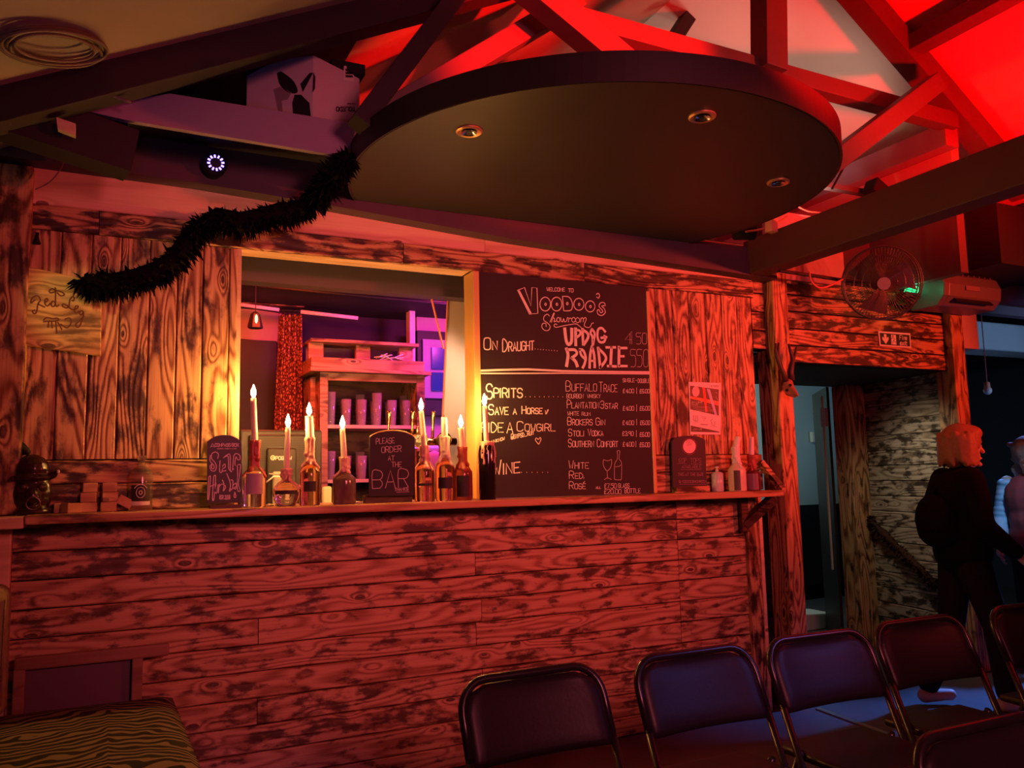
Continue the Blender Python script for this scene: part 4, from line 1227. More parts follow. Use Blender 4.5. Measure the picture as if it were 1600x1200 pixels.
def candle_bottle(name, px_, base, neck, top, hw, label, glass, wax, lit=True, cx=None, ctop=None, chw=4.2, square=False, shape='std', Y=-.13, wick_px=None, lab=None, seed=1, drip_bot=None, cand=None):
    b = at(px_, base, Y=Y); b.z = SHELF
    r = prad(hw, b); k = lambda y: at(px_, y, Y=Y).z
    zt = k(top); zn = k(neck)
    t = thing(name, tuple(b), label, 'bottle')
    nr = .015
    if shape == 'round':
        h = zt - SHELF
        prof = [(r * .62, 0), (r * .66, .004), (r * .9, h * .16), (r, h * .33), (r * .93, h * .50), (r * .6, h * .62), (nr, h * .70), (nr, h * .98), (nr * 1.2, h)]
    elif shape == 'wine':
        h = zt - SHELF
        prof = [(r * .96, 0), (r, .006), (r, h * .86), (r * .9, h * .94), (nr * 1.3, h)]
    else:
        h = zt - SHELF; hn = zn - SHELF
        prof = [(r * .94, 0), (r, .006), (r, hn * .80), (r * .96, hn * .88), (r * .72, hn * .98), (nr * 1.3, hn * 1.10), (nr, hn * 1.16 if hn * 1.16 < h else h * .95), (nr, h * .985), (nr * 1.25, h)]
    mb = MB(); mb.lathe(prof, b, 4 if False else 24, sx=1.0, sy=1.0)
    gl = mb.build('glass', glass, t, True)
    # shoulders of wax
    mbw = MB()
    zb = k(drip_bot) if drip_bot else SHELF + (zt - SHELF) * .45
    cN = Vector((b.x, b.y, 0))
    hw_list = [(nr + .004, zt + .004), (nr + .005, (zt * 2 + zn) / 3), (nr + .006, zn)]
    if shape == 'wine':
        wax_drips(mbw, cN, prof, SHELF, zt, zb, 16, seed)
        mbw.lathe([(r * .95, zt - .012), (r * .9, zt + .004), (.012, zt + .010)], Vector((b.x, b.y, 0)), 16)
    else:
        wax_drips(mbw, cN, prof, SHELF, zt + .002, zb, 14, seed, .0035, .0072)
        wax_drips(mbw, cN, prof, SHELF, zt - .004, zn - .012, 12, seed + 5, .005, .0105)
        mbw.lathe([(nr + .003, zn), (nr + .004, (zn + zt) / 2), (nr + .003, zt), (.010, zt + .008)], Vector((b.x, b.y, 0)), 14, wob=.25, seed=seed)
    ob = mbw.build('wax_drips', wax, t, True); remesh(ob, .0028, 2)
    # candle
    if ctop is not None:
        ct = at(cx if cx else px_, ctop, Y=Y); cr = prad(chw, b)
        c0_ = Vector((b.x, b.y, zt - .01))
        n_ = 9; P_ = [c0_.lerp(ct, i / n_) for i in range(n_ + 1)]
        mb = MB(); mb.tube(P_, [cr * (1.08 - .16 * i / n_) for i in range(n_ + 1)], 14)
        mb.build('candle', cand or WAX, t, True)
        mb = MB(); mb.tube([ct, ct + Z_ * .007, ct + Vector((.001, 0, .011))], .0011, 6); wk = mb.build('wick', MATTBLACK, t)
        if lit:
            f0 = ct + Z_ * .008
            mb = MB(); mb.lathe([(.0008, -.008), (.0080, .002), (.0115, .013), (.0098, .026), (.0050, .040), (.0005, .053)], f0, 12)
            mb.build('flame', FLAME, t, True)
    if lab:
        for (za, zb2, m_, ang) in lab:
            A_ = []; n_ = 10
            ra = r + .0008
            fr = atan2(CAM.y - b.y, CAM.x - b.x)
            vs_ = []
            for i in range(n_ + 1):
                a = fr - ang + 2 * ang * i / n_
                vs_.append((b.x + ra * cos(a), b.y + ra * sin(a), k(za))); vs_.append((b.x + ra * cos(a), b.y + ra * sin(a), k(zb2)))
            mb = MB(); mb.add(vs_, [(2 * i, 2 * i + 2, 2 * i + 3, 2 * i + 1) for i in range(n_)])
            mb.build('label', m_, t, True)
    return t


candle_bottle('candle_bottle', 397, 793, 737, 690, 18, 'clear bottle coated in red wax with a tall thin lit candle', CLEARB, WAXRED, True, 396, 622, 4.6, seed=1, drip_bot=745, lab=[(740, 772, mat('mauve_label', (.42, .30, .38), .6), .75)])
candle_bottle('candle_bottle', 447, 791, 742, 734, 21, 'round bellied flask with a slim lit candle', CLEARB, WAXPINK, True, 450, 668, 4.4, shape='round', seed=2, drip_bot=768, lab=[(766, 772, LABELD, .9)])
candle_bottle('candle_bottle', 484, 787, 728, 686, 16, 'tall bottle thick with cream wax and a dripping lit candle', AMBER, WAXPINK, True, 483, 650, 6.5, seed=3, drip_bot=728, lab=[(752, 768, LABELD, .6)])
candle_bottle('candle_bottle', 538, 788, 742, 716, 18, 'dark squat bottle with cream drips and a lit candle', mat('purple_brown_glass', (.22, .12, .12), .08, trans=.5), WAXPINK, True, 535, 670, 4.6, seed=4, drip_bot=748)
candle_bottle('candle_bottle', 664, 782, 727, 698, 16, 'amber bottle left of the taps badge with the tallest tilted lit candle', AMBER, WAXPINK, True, 658, 642, 4.4, seed=5, drip_bot=736, lab=[(755, 759, LABELD, .9)])
candle_bottle('candle_bottle', 696, 781, 722, 684, 15, 'amber bottle with an unlit broken candle stub', AMBER, WAX, False, 694, 652, 4.8, seed=6, drip_bot=728, lab=[(746, 763, LABELD, .8)])
candle_bottle('candle_bottle', 724, 780, 730, 700, 15, 'red bottle with a short lit candle close to the menu board', mat('red_glass', (.45, .12, .08), .06, trans=.6), WAXRED, True, 720, 668, 5.4, seed=7, drip_bot=745, Y=-.15, lab=[(743, 776, LABELD, .7)])
candle_bottle('candle_bottle', 762, 780, 720, 692, 13, 'black wine bottle with pink drips and a lit candle before the menu board', DARKGLASS, WAXPINK, True, 757, 634, 3.8, shape='wine', seed=8, drip_bot=735, Y=-.16)
candle_bottle('candle_bottle', 1153, 771, 728, 700, 14, 'white painted bottle with pale unlit candles near the ledge end', mat('cream_glaze', (.78, .66, .52), .25), WAXWHITE, False, 1153, 683, 5.0, seed=9, drip_bot=725, Y=-.11, cand=WAXWHITE, lab=[(735, 766, mat('black_print', (.10, .07, .06), .5), .35)])
candle_bottle('candle_bottle', 1177, 770, 736, 712, 12, 'red waxed bottle with a plain unlit candle at the ledge end', mat('dark_red_glass', (.18, .05, .06), .1, trans=.4), WAXRED, False, 1174, 683, 4.2, seed=10, drip_bot=735, Y=-.11, cand=WAXWHITE, lab=[(740, 765, mat('grey_purple_label', (.22, .14, .18), .4), .8)])
# broken candle piece on the stub bottle
# plain bottle at far left
b = at(219, 795, Y=-.02); b.z = SHELF
t = thing('clear_bottle', tuple(b), 'uncorked clear bottle with a dark round label beside the wood blocks', 'bottle')
r = prad(18, b); zt = at(219, 712, Y=-.02).z; h = zt - SHELF
mb = MB(); mb.lathe([(r * .94, 0), (r, .006), (r, h * .62), (r * .9, h * .70), (.016, h * .82), (.014, h * .93), (.018, h * .935), (.018, h)], b, 24); mb.build('glass', CLEARB, t, True)
fr = atan2(CAM.y - b.y, CAM.x - b.x)
for (z0, z1, m_) in ((.040, .105, LABELD), (.022, .038, LABELW)):
    vs_ = []
    for i in range(11):
        a = fr - .8 + 1.6 * i / 10
        for z in (z0, z1): vs_.append((b.x + (r + .001) * cos(a), b.y + (r + .001) * sin(a), SHELF + z))
    mb = MB(); mb.add(vs_, [(2 * i, 2 * i + 2, 2 * i + 3, 2 * i + 1) for i in range(10)]); mb.build('label', m_, t, True)
w = Writer(lambda x, y: Vector((b.x, b.y, SHELF + .075)) + Vector((cos(fr + x), sin(fr + x), 0)) * (r + .0012) + Z_ * y, (cos(fr), sin(fr), 0))
w.stroke(ell2(0, 0, .34, .022), .0022); w.stroke([(-.5 + .1 * k, .034 - .8 * (-.5 + .1 * k) ** 2 * .08) for k in range(11)], .003); w.stroke(ell2(0, 0, .12, .008, 10), .003)
w.done('label_print', LABELW, t)
# sanitiser bottle
b = at(1122, 771, Y=-.05); b.z = SHELF; r = prad(9.5, b)
t = thing('pump_bottle', tuple(b), 'small clear pump bottle with white label beside the painted bottle', 'bottle')
zt = at(1122, 737, Y=-.05).z - SHELF
mb = MB(); mb.lathe([(r * .9, 0), (r, .004), (r, zt * .9), (r * .5, zt)], b, 18); mb.build('bottle_body', mat('cloudy_plastic', (.8, .78, .82), .2, trans=.3), t, True)
mb = MB(); mb.lathe([(.009, zt), (.010, zt + .010), (.004, zt + .012), (.004, zt + .02), (.012, zt + .022), (.010, zt + .030)], b, 12); mb.build('pump', LABELW, t, True)
# tea light jar
b = at(1137, 771, Y=-.02); b.z = SHELF
mb = MB(); mb.lathe([(.011, 0), (.012, .05), (.010, .055)], b, 14)
t = mb.build('slim_jar', CLEARB, None, True, org=tuple(b)); tag(t, 'slim dark jar squeezed between pump bottle and painted bottle', 'jar')


# chalk signs -----------------------------------------------------------------
def sign_board(name, outline, Y, m_, label, thick=.012):
    pts3 = [at(x, y, Y=Y) for x, y in outline]
    mn = min(p.z for p in pts3)
    cx = sum(p.x for p in pts3) / len(pts3)
    t_ = thing(name, (cx, Y, SHELF), label, 'sign')
    mb_ = MB(); mb_.prism(pts3, (0, thick, 0)); mb_.build('board', m_, t_)
    return t_


OLIVE = mat('glossy_black_card', (.030, .030, .018), .45)
t = sign_board('tasting_sign', [(324, 787), (378, 785), (377.5, 691), (371, 685), (361, 680.5), (350, 679.5), (338, 681), (330, 685), (323.7, 690)], -.13, OLIVE, 'upright dark card sign with white outlined lettering by the hatch')
a_ = at(328, 793, Y=-.14); b_ = at(378, 790, Y=-.14)
mb = MB(); mb.bbox(a_.x, b_.x, -.155, -.10, SHELF, SHELF + .014); mb.build('foot', WOODD, t)
W4 = Writer(crop(310, 670, .125, -.13), OUT)
w = W4; w.text('COMPASS', 208, 222, 400, 38, .0026); w.text('BOX', 418, 222, 503, 38, .0026); w.stroke([(152, 230), (176, 182), (200, 230)], .0028); w.stroke([(160, 218), (192, 218)], .0022)
w.text('SCOTCH WHISKYMAKER', 235, 256, 475, 14, .0010)
for pl in [[(240, 370), (250, 320), (215, 290), (170, 310), (165, 370), (205, 420), (225, 470), (205, 525), (160, 520), (145, 470), (170, 440), (165, 490), (190, 500), (195, 460), (145, 400), (150, 330)],
           [(270, 400), (265, 530), (290, 545), (300, 500)], [(300, 470), (330, 440), (335, 480), (300, 500), (310, 530), (345, 520)], [(315, 360), (360, 325), (395, 330), (400, 520), (425, 515), (440, 350), (470, 310), (515, 330), (520, 380), (490, 385), (470, 350), (455, 420), (460, 460)],
           [(330, 350), (370, 345), (375, 420), (380, 500), (410, 530), (440, 500)],
           [(125, 610), (150, 590), (145, 700), (130, 860), (115, 865), (128, 610)], [(195, 590), (215, 600), (195, 870), (175, 865), (190, 590)], [(150, 720), (195, 700)],
           [(220, 680), (205, 780), (230, 800), (245, 700)], [(260, 690), (250, 800)], [(260, 720), (290, 690)], [(300, 640), (320, 700), (310, 780), (340, 720), (300, 690)], [(355, 560), (400, 690), (385, 780), (410, 760)],
           [(405, 640), (430, 650), (425, 750), (400, 750)], [(440, 700), (470, 680), (470, 750), (440, 740), (480, 720)], [(485, 455), (525, 455), (510, 600), (500, 690), (520, 770), (495, 780), (485, 700), (490, 560), (485, 455)],
           [(455, 790), (445, 840), (458, 860), (468, 840), (455, 790)]]:
    w.stroke(smooth2(pl, 4), .0036)
w.text('(OR 20@)', 265, 880, 395, 48, .0026)
w.done('lettering', CHALK, t)

out = [(577, 775)] + [(578, 683), (583, 679.5), (592, 676), (603, 674), (613, 673.3), (623, 674), (634, 676), (643, 680), (648, 684)] + [(649, 774)]
t = sign_board('order_sign', out, -.145, BOARD, 'arched chalk sign reading please order at the bar')
a_ = at(575, 787, Y=-.15); b_ = at(650, 783, Y=-.15)
mb = MB(); mb.bbox(a_.x, b_.x, -.10, -.055, SHELF, at(610, 773, Y=-.16).z); bevel(mb.build('base_block', WOODD, t), .003)
q = [at(x, y - .8, Y=-.14) for x, y in out[1:-1]]
mb = MB(); mb.tube(q, .0035, 6); mb.build('arch_edge', FRAMEW, t)
w = Writer(crop(550, 590, .1875, -.145), OUT)
w.text('PLEASE', 200, 552, 352, 44, .0026, -.04, jit=2); w.text('ORDER', 246, 626, 410, 46, .0026, -.06, jit=2); w.text('AT', 300, 690, 352, 38, .0026, -.02); w.text('THE', 330, 745, 412, 42, .0026, 0)
w.text('BAR', 170, 925, 468, 145, .0030, -.05); w.text('THANKS', 355, 945, 468, 24, .0024, -.06); w.stroke([(372, 955), (475, 950)], .002)
w.done('lettering', CHALKDIM, t)

t = sign_board('bar_notice', [(1052, 765), (1050, 690), (1054, 684.5), (1061, 682.5), (1068, 681), (1080, 680.8), (1090, 682), (1097, 684.5), (1102, 688.5), (1104.5, 765)], -.045, mat('purple_black_board', (.030, .022, .035), .55), 'arched chalk notice with a pink round sticker below the poster')
a_ = at(1054, 771, Y=-.05); b_ = at(1106, 769, Y=-.05)
mb = MB(); mb.bbox(a_.x, b_.x, -.07, -.025, SHELF, at(1080, 760, Y=-.05).z); mb.build('base_block', WOODH, t)
fm = crop(1040, 670, .1125, -.045)
mb = MB(); mb.prism([fm(330 + 88 * cos(a), 243 + 98 * sin(a)) + OUT * .0006 for a in [k * pi / 16 for k in range(32)]], (0, -.0006, 0)); st = mb.build('sticker', mat('pink_sticker', (.85, .55, .58), .5), t)
w = Writer(fm, OUT); w.stroke(ell2(330, 245, 104, 114), .0016); w.done('sticker_ring', mat('red_print', (.55, .04, .04), .6), t)
w = Writer(fm, OUT); 
for i, y in enumerate((180, 205, 230)): w.text(('VOODOO', 'TASTING', 'BAR')[i], 275 + i * 12, y, 385 - i * 12, 18, .0016)
w.done('sticker_print', mat('red_print2', (.6, .08, .10), .6), t)
w = Writer(fm, OUT); w.text('1ZOP', 180, 468, 285, 58, .0018); w.text('TOPS', 345, 468, 490, 58, .0018); w.text('AVAILABLE', 225, 550, 495, 48, .0018); w.text('THIS AT THE BAR!', 168, 655, 520, 42, .0018); w.text('@ VOODOOSHOWROOM', 185, 750, 565, 36, .0016)
for (x0, x1, y) in ((160, 285, 482), (345, 500, 488), (215, 495, 566), (195, 570, 770)): w.stroke([(x0, y), (x1, y)], .0014)
w.done('lettering', mat('pinkish_chalk', (.42, .26, .32), .8), t)

# poster -----------------------------------------------------------------------
Yp = -.008
P4 = [at(1076, 596.5, Y=Yp), at(1126.5, 598.5, Y=Yp), at(1126, 679, Y=Yp), at(1078.5, 679, Y=Yp)]
c = sum(P4, Vector()) / 4
t = thing('poster', (c.x, Yp, P4[3].z), 'white printed poster with a red and blue streak pinned on the planks', 'poster')
mb = MB(); mb.prism(P4, (0, .0015, 0)); mb.build('paper', mat('poster_paper', (.80, .74, .74), .5), t)
fm = crop(1060, 580, .1, Yp)
def flat(poly, m_, name, parent=t, lift=.0005):
    mb_ = MB(); mb_.add([fm(x, y) + OUT * lift for x, y in poly], [tuple(range(len(poly)))]); return mb_.build(name, m_, parent)
INK = mat('poster_black', (.02, .012, .015), .4); RDK = mat('poster_red', (.75, .03, .02), .4); BLK = mat('poster_blue', (.42, .48, .85), .4); ORK = mat('poster_orange', (.7, .16, .05), .4)
flat([(182, 225), (630, 285), (630, 695), (185, 595)], INK, 'dark_field')
flat([(182, 390), (625, 470), (628, 540), (184, 425)], ORK, 'orange_band', lift=.0008)
flat([(370, 250), (415, 255), (450, 640), (420, 640)], RDK, 'red_streak', lift=.0011)
flat([(440, 275), (490, 282), (605, 690), (565, 680)], BLK, 'blue_streak', lift=.0012)
flat([(193, 848), (640, 945), (640, 958), (195, 945)], INK, 'footer_band')
flat([(270 + 58 * cos(a), 318 + 82 * sin(a)) for a in [k * pi / 12 for k in range(24)]], mat('poster_pink', (.75, .5, .52), .5), 'round_seal', lift=.001)
w = Writer(fm, OUT * 1.0); w.text('BOTTLE SHARE', 205, 498, 370, 22, .0016); w.text('CLUB', 205, 532, 300, 24, .0016); w.text('JOIN US', 215, 918, 360, 20, .0014)
for y in (555, 575, 605, 622): w.stroke([(210 + (y - 555), y), (470 + (y - 555) * 1.5, y)], .001)
w.stroke([(575, 330), (600, 340)], .003); w.stroke([(585, 400), (610, 450)], .003)
w.lift(.0008)
w.done('white_print', LABELW, t)
w = Writer(fm, OUT); w.text('VENUES', 490, 245, 625, 24, .0014); w.stroke(smooth2([(235, 690), (232, 760), (275, 780), (295, 770), (290, 690)]), .0022); w.stroke([(262, 690), (262, 770)], .0018); w.stroke([(362, 715), (432, 715), (395, 780), (372, 740), (425, 740)], .0018)
w.stroke([(515, 790), (520, 840), (565, 845), (570, 785)], .0028); w.stroke([(500, 775), (530, 750)], .0026); w.stroke([(345, 830), (455, 838)], .003); w.stroke([(485, 870), (610, 866)], .0015); w.stroke([(230, 798), (320, 802)], .0012)
w.done('dark_print', INK, t)

# wooden sign -------------------------------------------------------------------
Ys = -.045
P5 = [at(19, 411, Y=Ys), at(115, 432, Y=Ys), at(159, 444, Y=Ys), at(157.5, 556, Y=Ys), at(16, 536, Y=Ys)]
c = sum(P5, Vector()) / 5
t = thing('wooden_sign', (c.x, Ys, P5[4].z), 'pale yellow wooden sign with burnt script lettering on the left planks', 'sign')
mb = MB(); mb.prism(P5, (0, .022, 0)); bevel(mb.build('board', WOODG, t), .003)
SCORCH = mat('burnt_lettering', (.16, .055, .02), .7)
w = Writer(crop(0, 380, .1583, Ys), OUT)
for pl in [[(345, 560), (305, 590), (320, 540), (370, 520), (400, 560), (375, 600), (360, 680), (335, 695), (320, 670), (345, 660)], [(375, 600), (415, 620), (440, 630)], [(440, 590), (470, 565), (465, 545), (445, 560), (445, 600), (470, 620), (495, 595)],
           [(540, 580), (515, 575), (505, 610), (525, 625), (545, 600), (548, 470), (545, 440)], [(545, 600), (560, 625), (580, 610)], [(548, 470), (520, 450), (490, 465), (495, 490), (530, 485), (570, 470), (620, 490), (635, 510), (600, 520), (565, 490)],
           [(735, 540), (715, 530), (690, 560), (680, 620), (655, 640), (615, 620), (625, 600), (660, 615), (700, 650), (725, 655)], [(735, 540), (725, 570), (710, 565)], [(730, 660), (765, 640), (770, 620), (745, 625), (735, 670), (755, 690), (780, 670)],
           [(825, 680), (800, 665), (785, 690), (800, 710), (825, 685), (815, 740), (790, 810), (765, 830), (745, 805), (780, 770), (830, 720)],
           [(725, 520), (755, 450), (780, 400)], [(430, 760), (460, 735), (520, 745), (560, 740), (580, 755), (540, 770), (480, 770), (430, 775)], [(480, 780), (475, 830)], [(510, 780), (515, 835)], [(550, 770), (560, 890)], [(570, 780), (610, 850)], [(640, 750), (690, 740), (700, 790), (660, 835), (600, 800)]]:
    w.stroke(smooth2(pl, 4), .0058)
w.done('lettering', SCORCH, t)

# fire exit sign ----------------------------------------------------------------
Ye = .022
t = thing('exit_sign', tuple(at(1398, 543, Y=Ye)), 'small fire exit sign with arrow and running figure', 'sign')
fm = crop(1360, 500, .05, Ye)
mb = MB(); mb.prism([fm(245, 345), fm(1245, 415), fm(1275, 880), fm(290, 805)], (0, .006, 0)); mb.build('plate', mat('sign_white', (.85, .8, .8), .4), t)
EXG = mat('sign_green_dark', (.015, .06, .04), .4)
def flat2(poly, m_, name, lift=.0006):
    mb_ = MB(); mb_.add([fm(x, y) + OUT * lift for x, y in poly], [tuple(range(len(poly)))]); return mb_.build(name, m_, t)
flat2([(290, 400), (1215, 470), (1240, 830), (325, 765)], EXG, 'green_field')
SW = bpy.data.materials['sign_white']
flat2([(415, 440), (495, 445), (505, 560), (560, 520), (570, 610), (480, 750), (370, 600), (365, 515), (425, 560)], SW, 'arrow', .0010)
flat2([(640, 455), (790, 465), (815, 775), (655, 765)], SW, 'door_field', .0010)
w = Writer(fm, OUT); w.stroke(ell2(690, 505, 14, 18, 10), .004); w.stroke([(650, 590), (700, 550), (740, 580), (720, 650), (690, 700), (690, 760)], .0035); w.stroke([(725, 650), (770, 690), (805, 690)], .0035); w.stroke([(740, 580), (770, 610)], .003)
w.lift(.0008)
w.done('running_figure', EXG, t)
w = Writer(fm, OUT)
w.text('F', 905, 612, 960, 130, .0052)
w.stroke([(995, 615), (995, 530)], .005); w.stroke([(995, 505), (995, 495)], .005); w.stroke(smooth2([(1040, 618), (1040, 545), (1062, 535)]), .005); w.stroke(smooth2([(1080, 580), (1130, 580), (1120, 540), (1085, 545), (1080, 600), (1100, 622), (1130, 612)]), .005)
w.stroke(smooth2([(920, 740), (970, 740), (960, 700), (925, 705), (918, 760), (940, 785), (972, 775)]), .005); w.stroke([(990, 700), (1040, 790)], .005); w.stroke([(1040, 700), (990, 790)], .005); w.stroke([(1070, 795), (1070, 710)], .005); w.stroke([(1070, 690), (1070, 680)], .005); w.stroke(smooth2([(1105, 670), (1105, 770), (1125, 795), (1140, 788)]), .005); w.stroke([(1088, 705), (1140, 708)], .005)
w.lift(.0008)
w.done('fire_exit_text', SW, t)

# till logo + tap badges + fan box print are written where they stand
tt, stand, A3, B3, YTi = TILL
w = Writer(crop(310, 670, .125, YTi - .05), OUT); w.stroke(ell2(930, 362, 24, 26), .0055); w.stroke(ell2(936, 362, 9, 10, 8), .004)
for (s_, x0, x1) in (('POSN', 966, 1100), ('OW', 1106, 1165)): w.text(s_, x0, 386, x1, 40, .0040)
w.done('maker_logo', CHALK, stand)
tp = BADGES[0][0]
w = Writer(crop(590, 650, .11668, YTp - .041), OUT); w.text('UPDOG', 505, 300, 620, 40, .0034); w.text('RODE', 520, 350, 610, 32, .003); w.done('badge_print', LABELW, tp)
w = Writer(crop(590, 650, .11668, YTp - .041), OUT)
for pl in ([(800, 300), (840, 250), (870, 280), (840, 330)], [(860, 240), (900, 260), (930, 230)], [(880, 340), (930, 330), (970, 290)]): w.stroke(smooth2(pl), .004)
w.done('badge_print', LABELW, tp)

# carved horned head -------------------------------------------------------------
DARKCARVE = mat('dark_polished_carving', (.035, .014, .014), .22, noise=.4, nscale=40, bump=.2, coat=.3)
Yk = -.03
fk = lambda x, y, dy=0: at(x * .1625, 680 + y * .1625, Y=Yk + dy)
base = fk(300, 790)
t = thing('carved_head', (base.x, Yk, SHELF), 'dark polished carved head with horns and a nose ring on the ledge', 'carving')
mb = MB()
S_ = .1625 * dep(base) / FOC
cc = fk(310, 330); mb.ell(cc, (150 * S_, .05, 150 * S_))
cc = fk(310, 560); mb.ell(cc, (175 * S_, .05, 230 * S_))
mb.ell(fk(310, 410, -.035), (150 * S_, .022, 30 * S_))
mb.ell(fk(315, 590, -.045), (62 * S_, .030, 90 * S_))
mb.ell(fk(270, 620, -.06), (30 * S_, .016, 24 * S_)); mb.ell(fk(362, 620, -.06), (30 * S_, .016, 24 * S_))
mb.ell(fk(225, 500, -.04), (48 * S_, .014, 34 * S_)); mb.ell(fk(400, 500, -.04), (48 * S_, .014, 34 * S_))
mb.ell(fk(310, 735, -.02), (160 * S_, .05, 60 * S_))
mb.chain([fk(180, 420), fk(120, 420, -.02), fk(90, 440, -.04)], [.018, .012, .006]); mb.chain([fk(450, 400), fk(520, 380, -.02), fk(550, 350, -.03)], [.018, .014, .007])
ob = mb.build('head', DARKCARVE, t, True); remesh(ob, .0045, 2)
mb = MB(); mb.chain([fk(80, 780, .04), fk(90, 500, .04), fk(150, 200, .03), fk(200, 110, .02), fk(260, 160, .02)], [.03, .028, .022, .02, .015])
ob = mb.build('hood', MATTBLACK, t, True); remesh(ob, .006, 3)
mb = MB(); cc = fk(318, 655, -.085); R_ = 58 * S_
mb.tube([cc + Vector((R_ * cos(a), -.004 * sin(a), R_ * sin(a))) for a in [k * pi / 12 for k in range(24)]], .0028, 8, closed=True); mb.build('nose_ring', mat('dull_ring', (.3, .2, .2), .3, .9), t, True)
for sx_ in (228, 398):
    mb = MB(); mb.ell(fk(sx_, 498, -.054), (.009, .006, .007)); mb.build('eye', mat('eye_white%d' % sx_, (.10, .06, .06), .2), t, True)
for x in (560,):
    mb = MB(); mb.ell(fk(x, 350, -.036), (.006, .006, .008)); mb.build('horn_tip', LABELW, t, True)

# blocks ------------------------------------------------------------------------
BLK_ = wood('block_wood', (.55, .33, .16), (.42, .22, .10), (.1, .05, .03), .7, .85, ring=5)
bw, bh = .066, .040
blocks = [((600, 690), 'Z', 0, .0, 0), ((850, 700), 'Z', .08, .0, 0), ((852, 570), 'Z', -.06, 1, 0), ((858, 450), 'Z', .1, 2, 0), ((1048, 690), 'Z', -.1, 0, 0), ((1050, 620), 'Z', .12, 1, .0), ((1050, 500), 'Z', -.03, 2, 0), ((1200, 690), 'Y', .5, .3, 0), ((690, 690), 'Z', .6, 0, .05)]
blabs = ['small wood block lying nearest the carved head', 'bottom wood block of the left stack', 'middle wood block of the left stack', 'top wood block of the left stack', 'bottom wood block of the right stack', 'middle wood block of the right stack', 'top wood block of the right stack',
         'tilted wood block leaning towards the clear bottle', 'wood block lying askew left of the stacks']
for (pp, ax, ang, lev, dy), lb in zip(blocks, blabs):
    q = at(pp[0] * .1625, 790, Y=-.03)
    z = SHELF + bh / 2 + lev * (bh * .5 if lev < 1 else bh)
    if lev >= 1: z = SHELF + bh / 2 + lev * bh
    mb = MB(); w3 = bw * (.92 if lev == 2 else 1.0)
    R_ = Matrix.Rotation(ang, 3, ax)
    mb.box((q.x, -.03 + dy * -1, z + (.012 if ax == 'Y' else 0)), (w3 * .9, .05, bh - .001), R_)
    o = mb.build('wood_block', BLK_, None, org=base_of(mb)); bevel(o, .003); tag(o, lb, 'block', 'loose wood blocks on the ledge')

# hot wax crumbs and loose papers on ledge
for i, (px_, y_, lb) in enumerate(((425, 789, 'crumpled wax lump at the foot of the round flask'), (568, 786, 'wax lump left of the order sign'), (690, 781, 'wax lump between two amber bottles'))):
    c = at(px_, y_, Y=-.06); c.z = SHELF
    mb = MB(); rr = random.Random(i)
    for k in range(6): mb.ell(c + Vector((rr.uniform(-.03, .03), rr.uniform(-.01, .01), .005)), (rr.uniform(.006, .012), .008, rr.uniform(.004, .008)), 8, 5)
    o = mb.build('wax_lump', WAX, None, True, org=tuple(c)); tag(o, lb, 'wax')
# ------------------------------------------------------------------ overhead left
# sloping dark timber with brass plate
mb = MB(); mb.beam(at(8, 178, Y=-.5), at(205, 244, Y=-.42), .17, .14)
t = mb.build('diagonal_brace', TRUSSDARK, None, org=base_of(mb)); tag(t, 'dark slanting timber at the far left above the post', 'roof timber')
Yq = -.60
A = [at(88, 183, Y=Yq), at(118, 193, Y=Yq), at(118, 212, Y=Yq), at(90, 201, Y=Yq)]
mb = MB(); mb.prism(A, (0, .03, 0)); t = mb.build('tin_plate', mat('tarnished_brass_plate', (.85, .62, .35), .5, noise=.3, nscale=50), None, org=base_of(mb)); tag(t, 'small torn orange plate on the dark slanting timber', 'plate')
# overhead shelf with carton
Yu = -.50
t = thing('overhead_shelf', tuple(at(400, 240, Y=Yu)), 'lilac grey boxed shelf under the fan carton', 'shelf')
mb = MB(); mb.prism([at(120, 170, Y=Yu), at(265, 146, Y=Yu), at(556, 193, Y=Yu), at(548, 246, Y=Yu), at(195, 187, Y=Yu)], (0, .03, 0))
mb.build('front_board', mat('lilac_grey_board', (.34, .26, .36), .6), t)
cz0 = at(490, 205, Y=-.40).z
mb = MB(); mb.bbox(at(200, 190, Y=-.4).x, at(545, 230, Y=-.4).x, -.47, -.02, cz0 - .02, cz0); mb.build('deck', TRUSSDARK, t)
# carton
pc = at(490, 86, Y=-.43)            # near top corner
t = thing('fan_carton', (pc.x, -.3, cz0), 'white cardboard fan carton resting up on the overhead shelf', 'carton')
CARD = mat('white_card', (.62, .54, .54), .6)
zt_ = pc.z
A0 = Vector((pc.x, pc.y, 0)); A1 = Vector((at(385, 140, Y=-.24).x, -.24, 0)); A2_ = Vector((at(562, 140, Y=-.30).x, -.30, 0))
A3_ = A1 + (A2_ - A0)
mb = MB(); mb.prism([A0 + Z_ * cz0, A2_ + Z_ * cz0, A3_ + Z_ * cz0, A1 + Z_ * cz0], (0, 0, zt_ - cz0)); bevel(mb.build('carton_body', CARD, t), .003)
mb = MB(); mb.bbox(A2_.x - .14, A2_.x + .015, A2_.y - .04, A2_.y + .16, zt_ + .002, zt_ + .05); mb.build('black_wrap', MATTBLACK, t)
def face_map(P0, P1):
    d_ = (P1 - P0); L_ = d_.length; d_ = d_ / L_
    n_ = d_.cross(Z_).normalized()
    if n_.y > 0: n_ = -n_
    return (lambda u, v: P0 + d_ * u + Z_ * v + n_ * .001), n_, L_
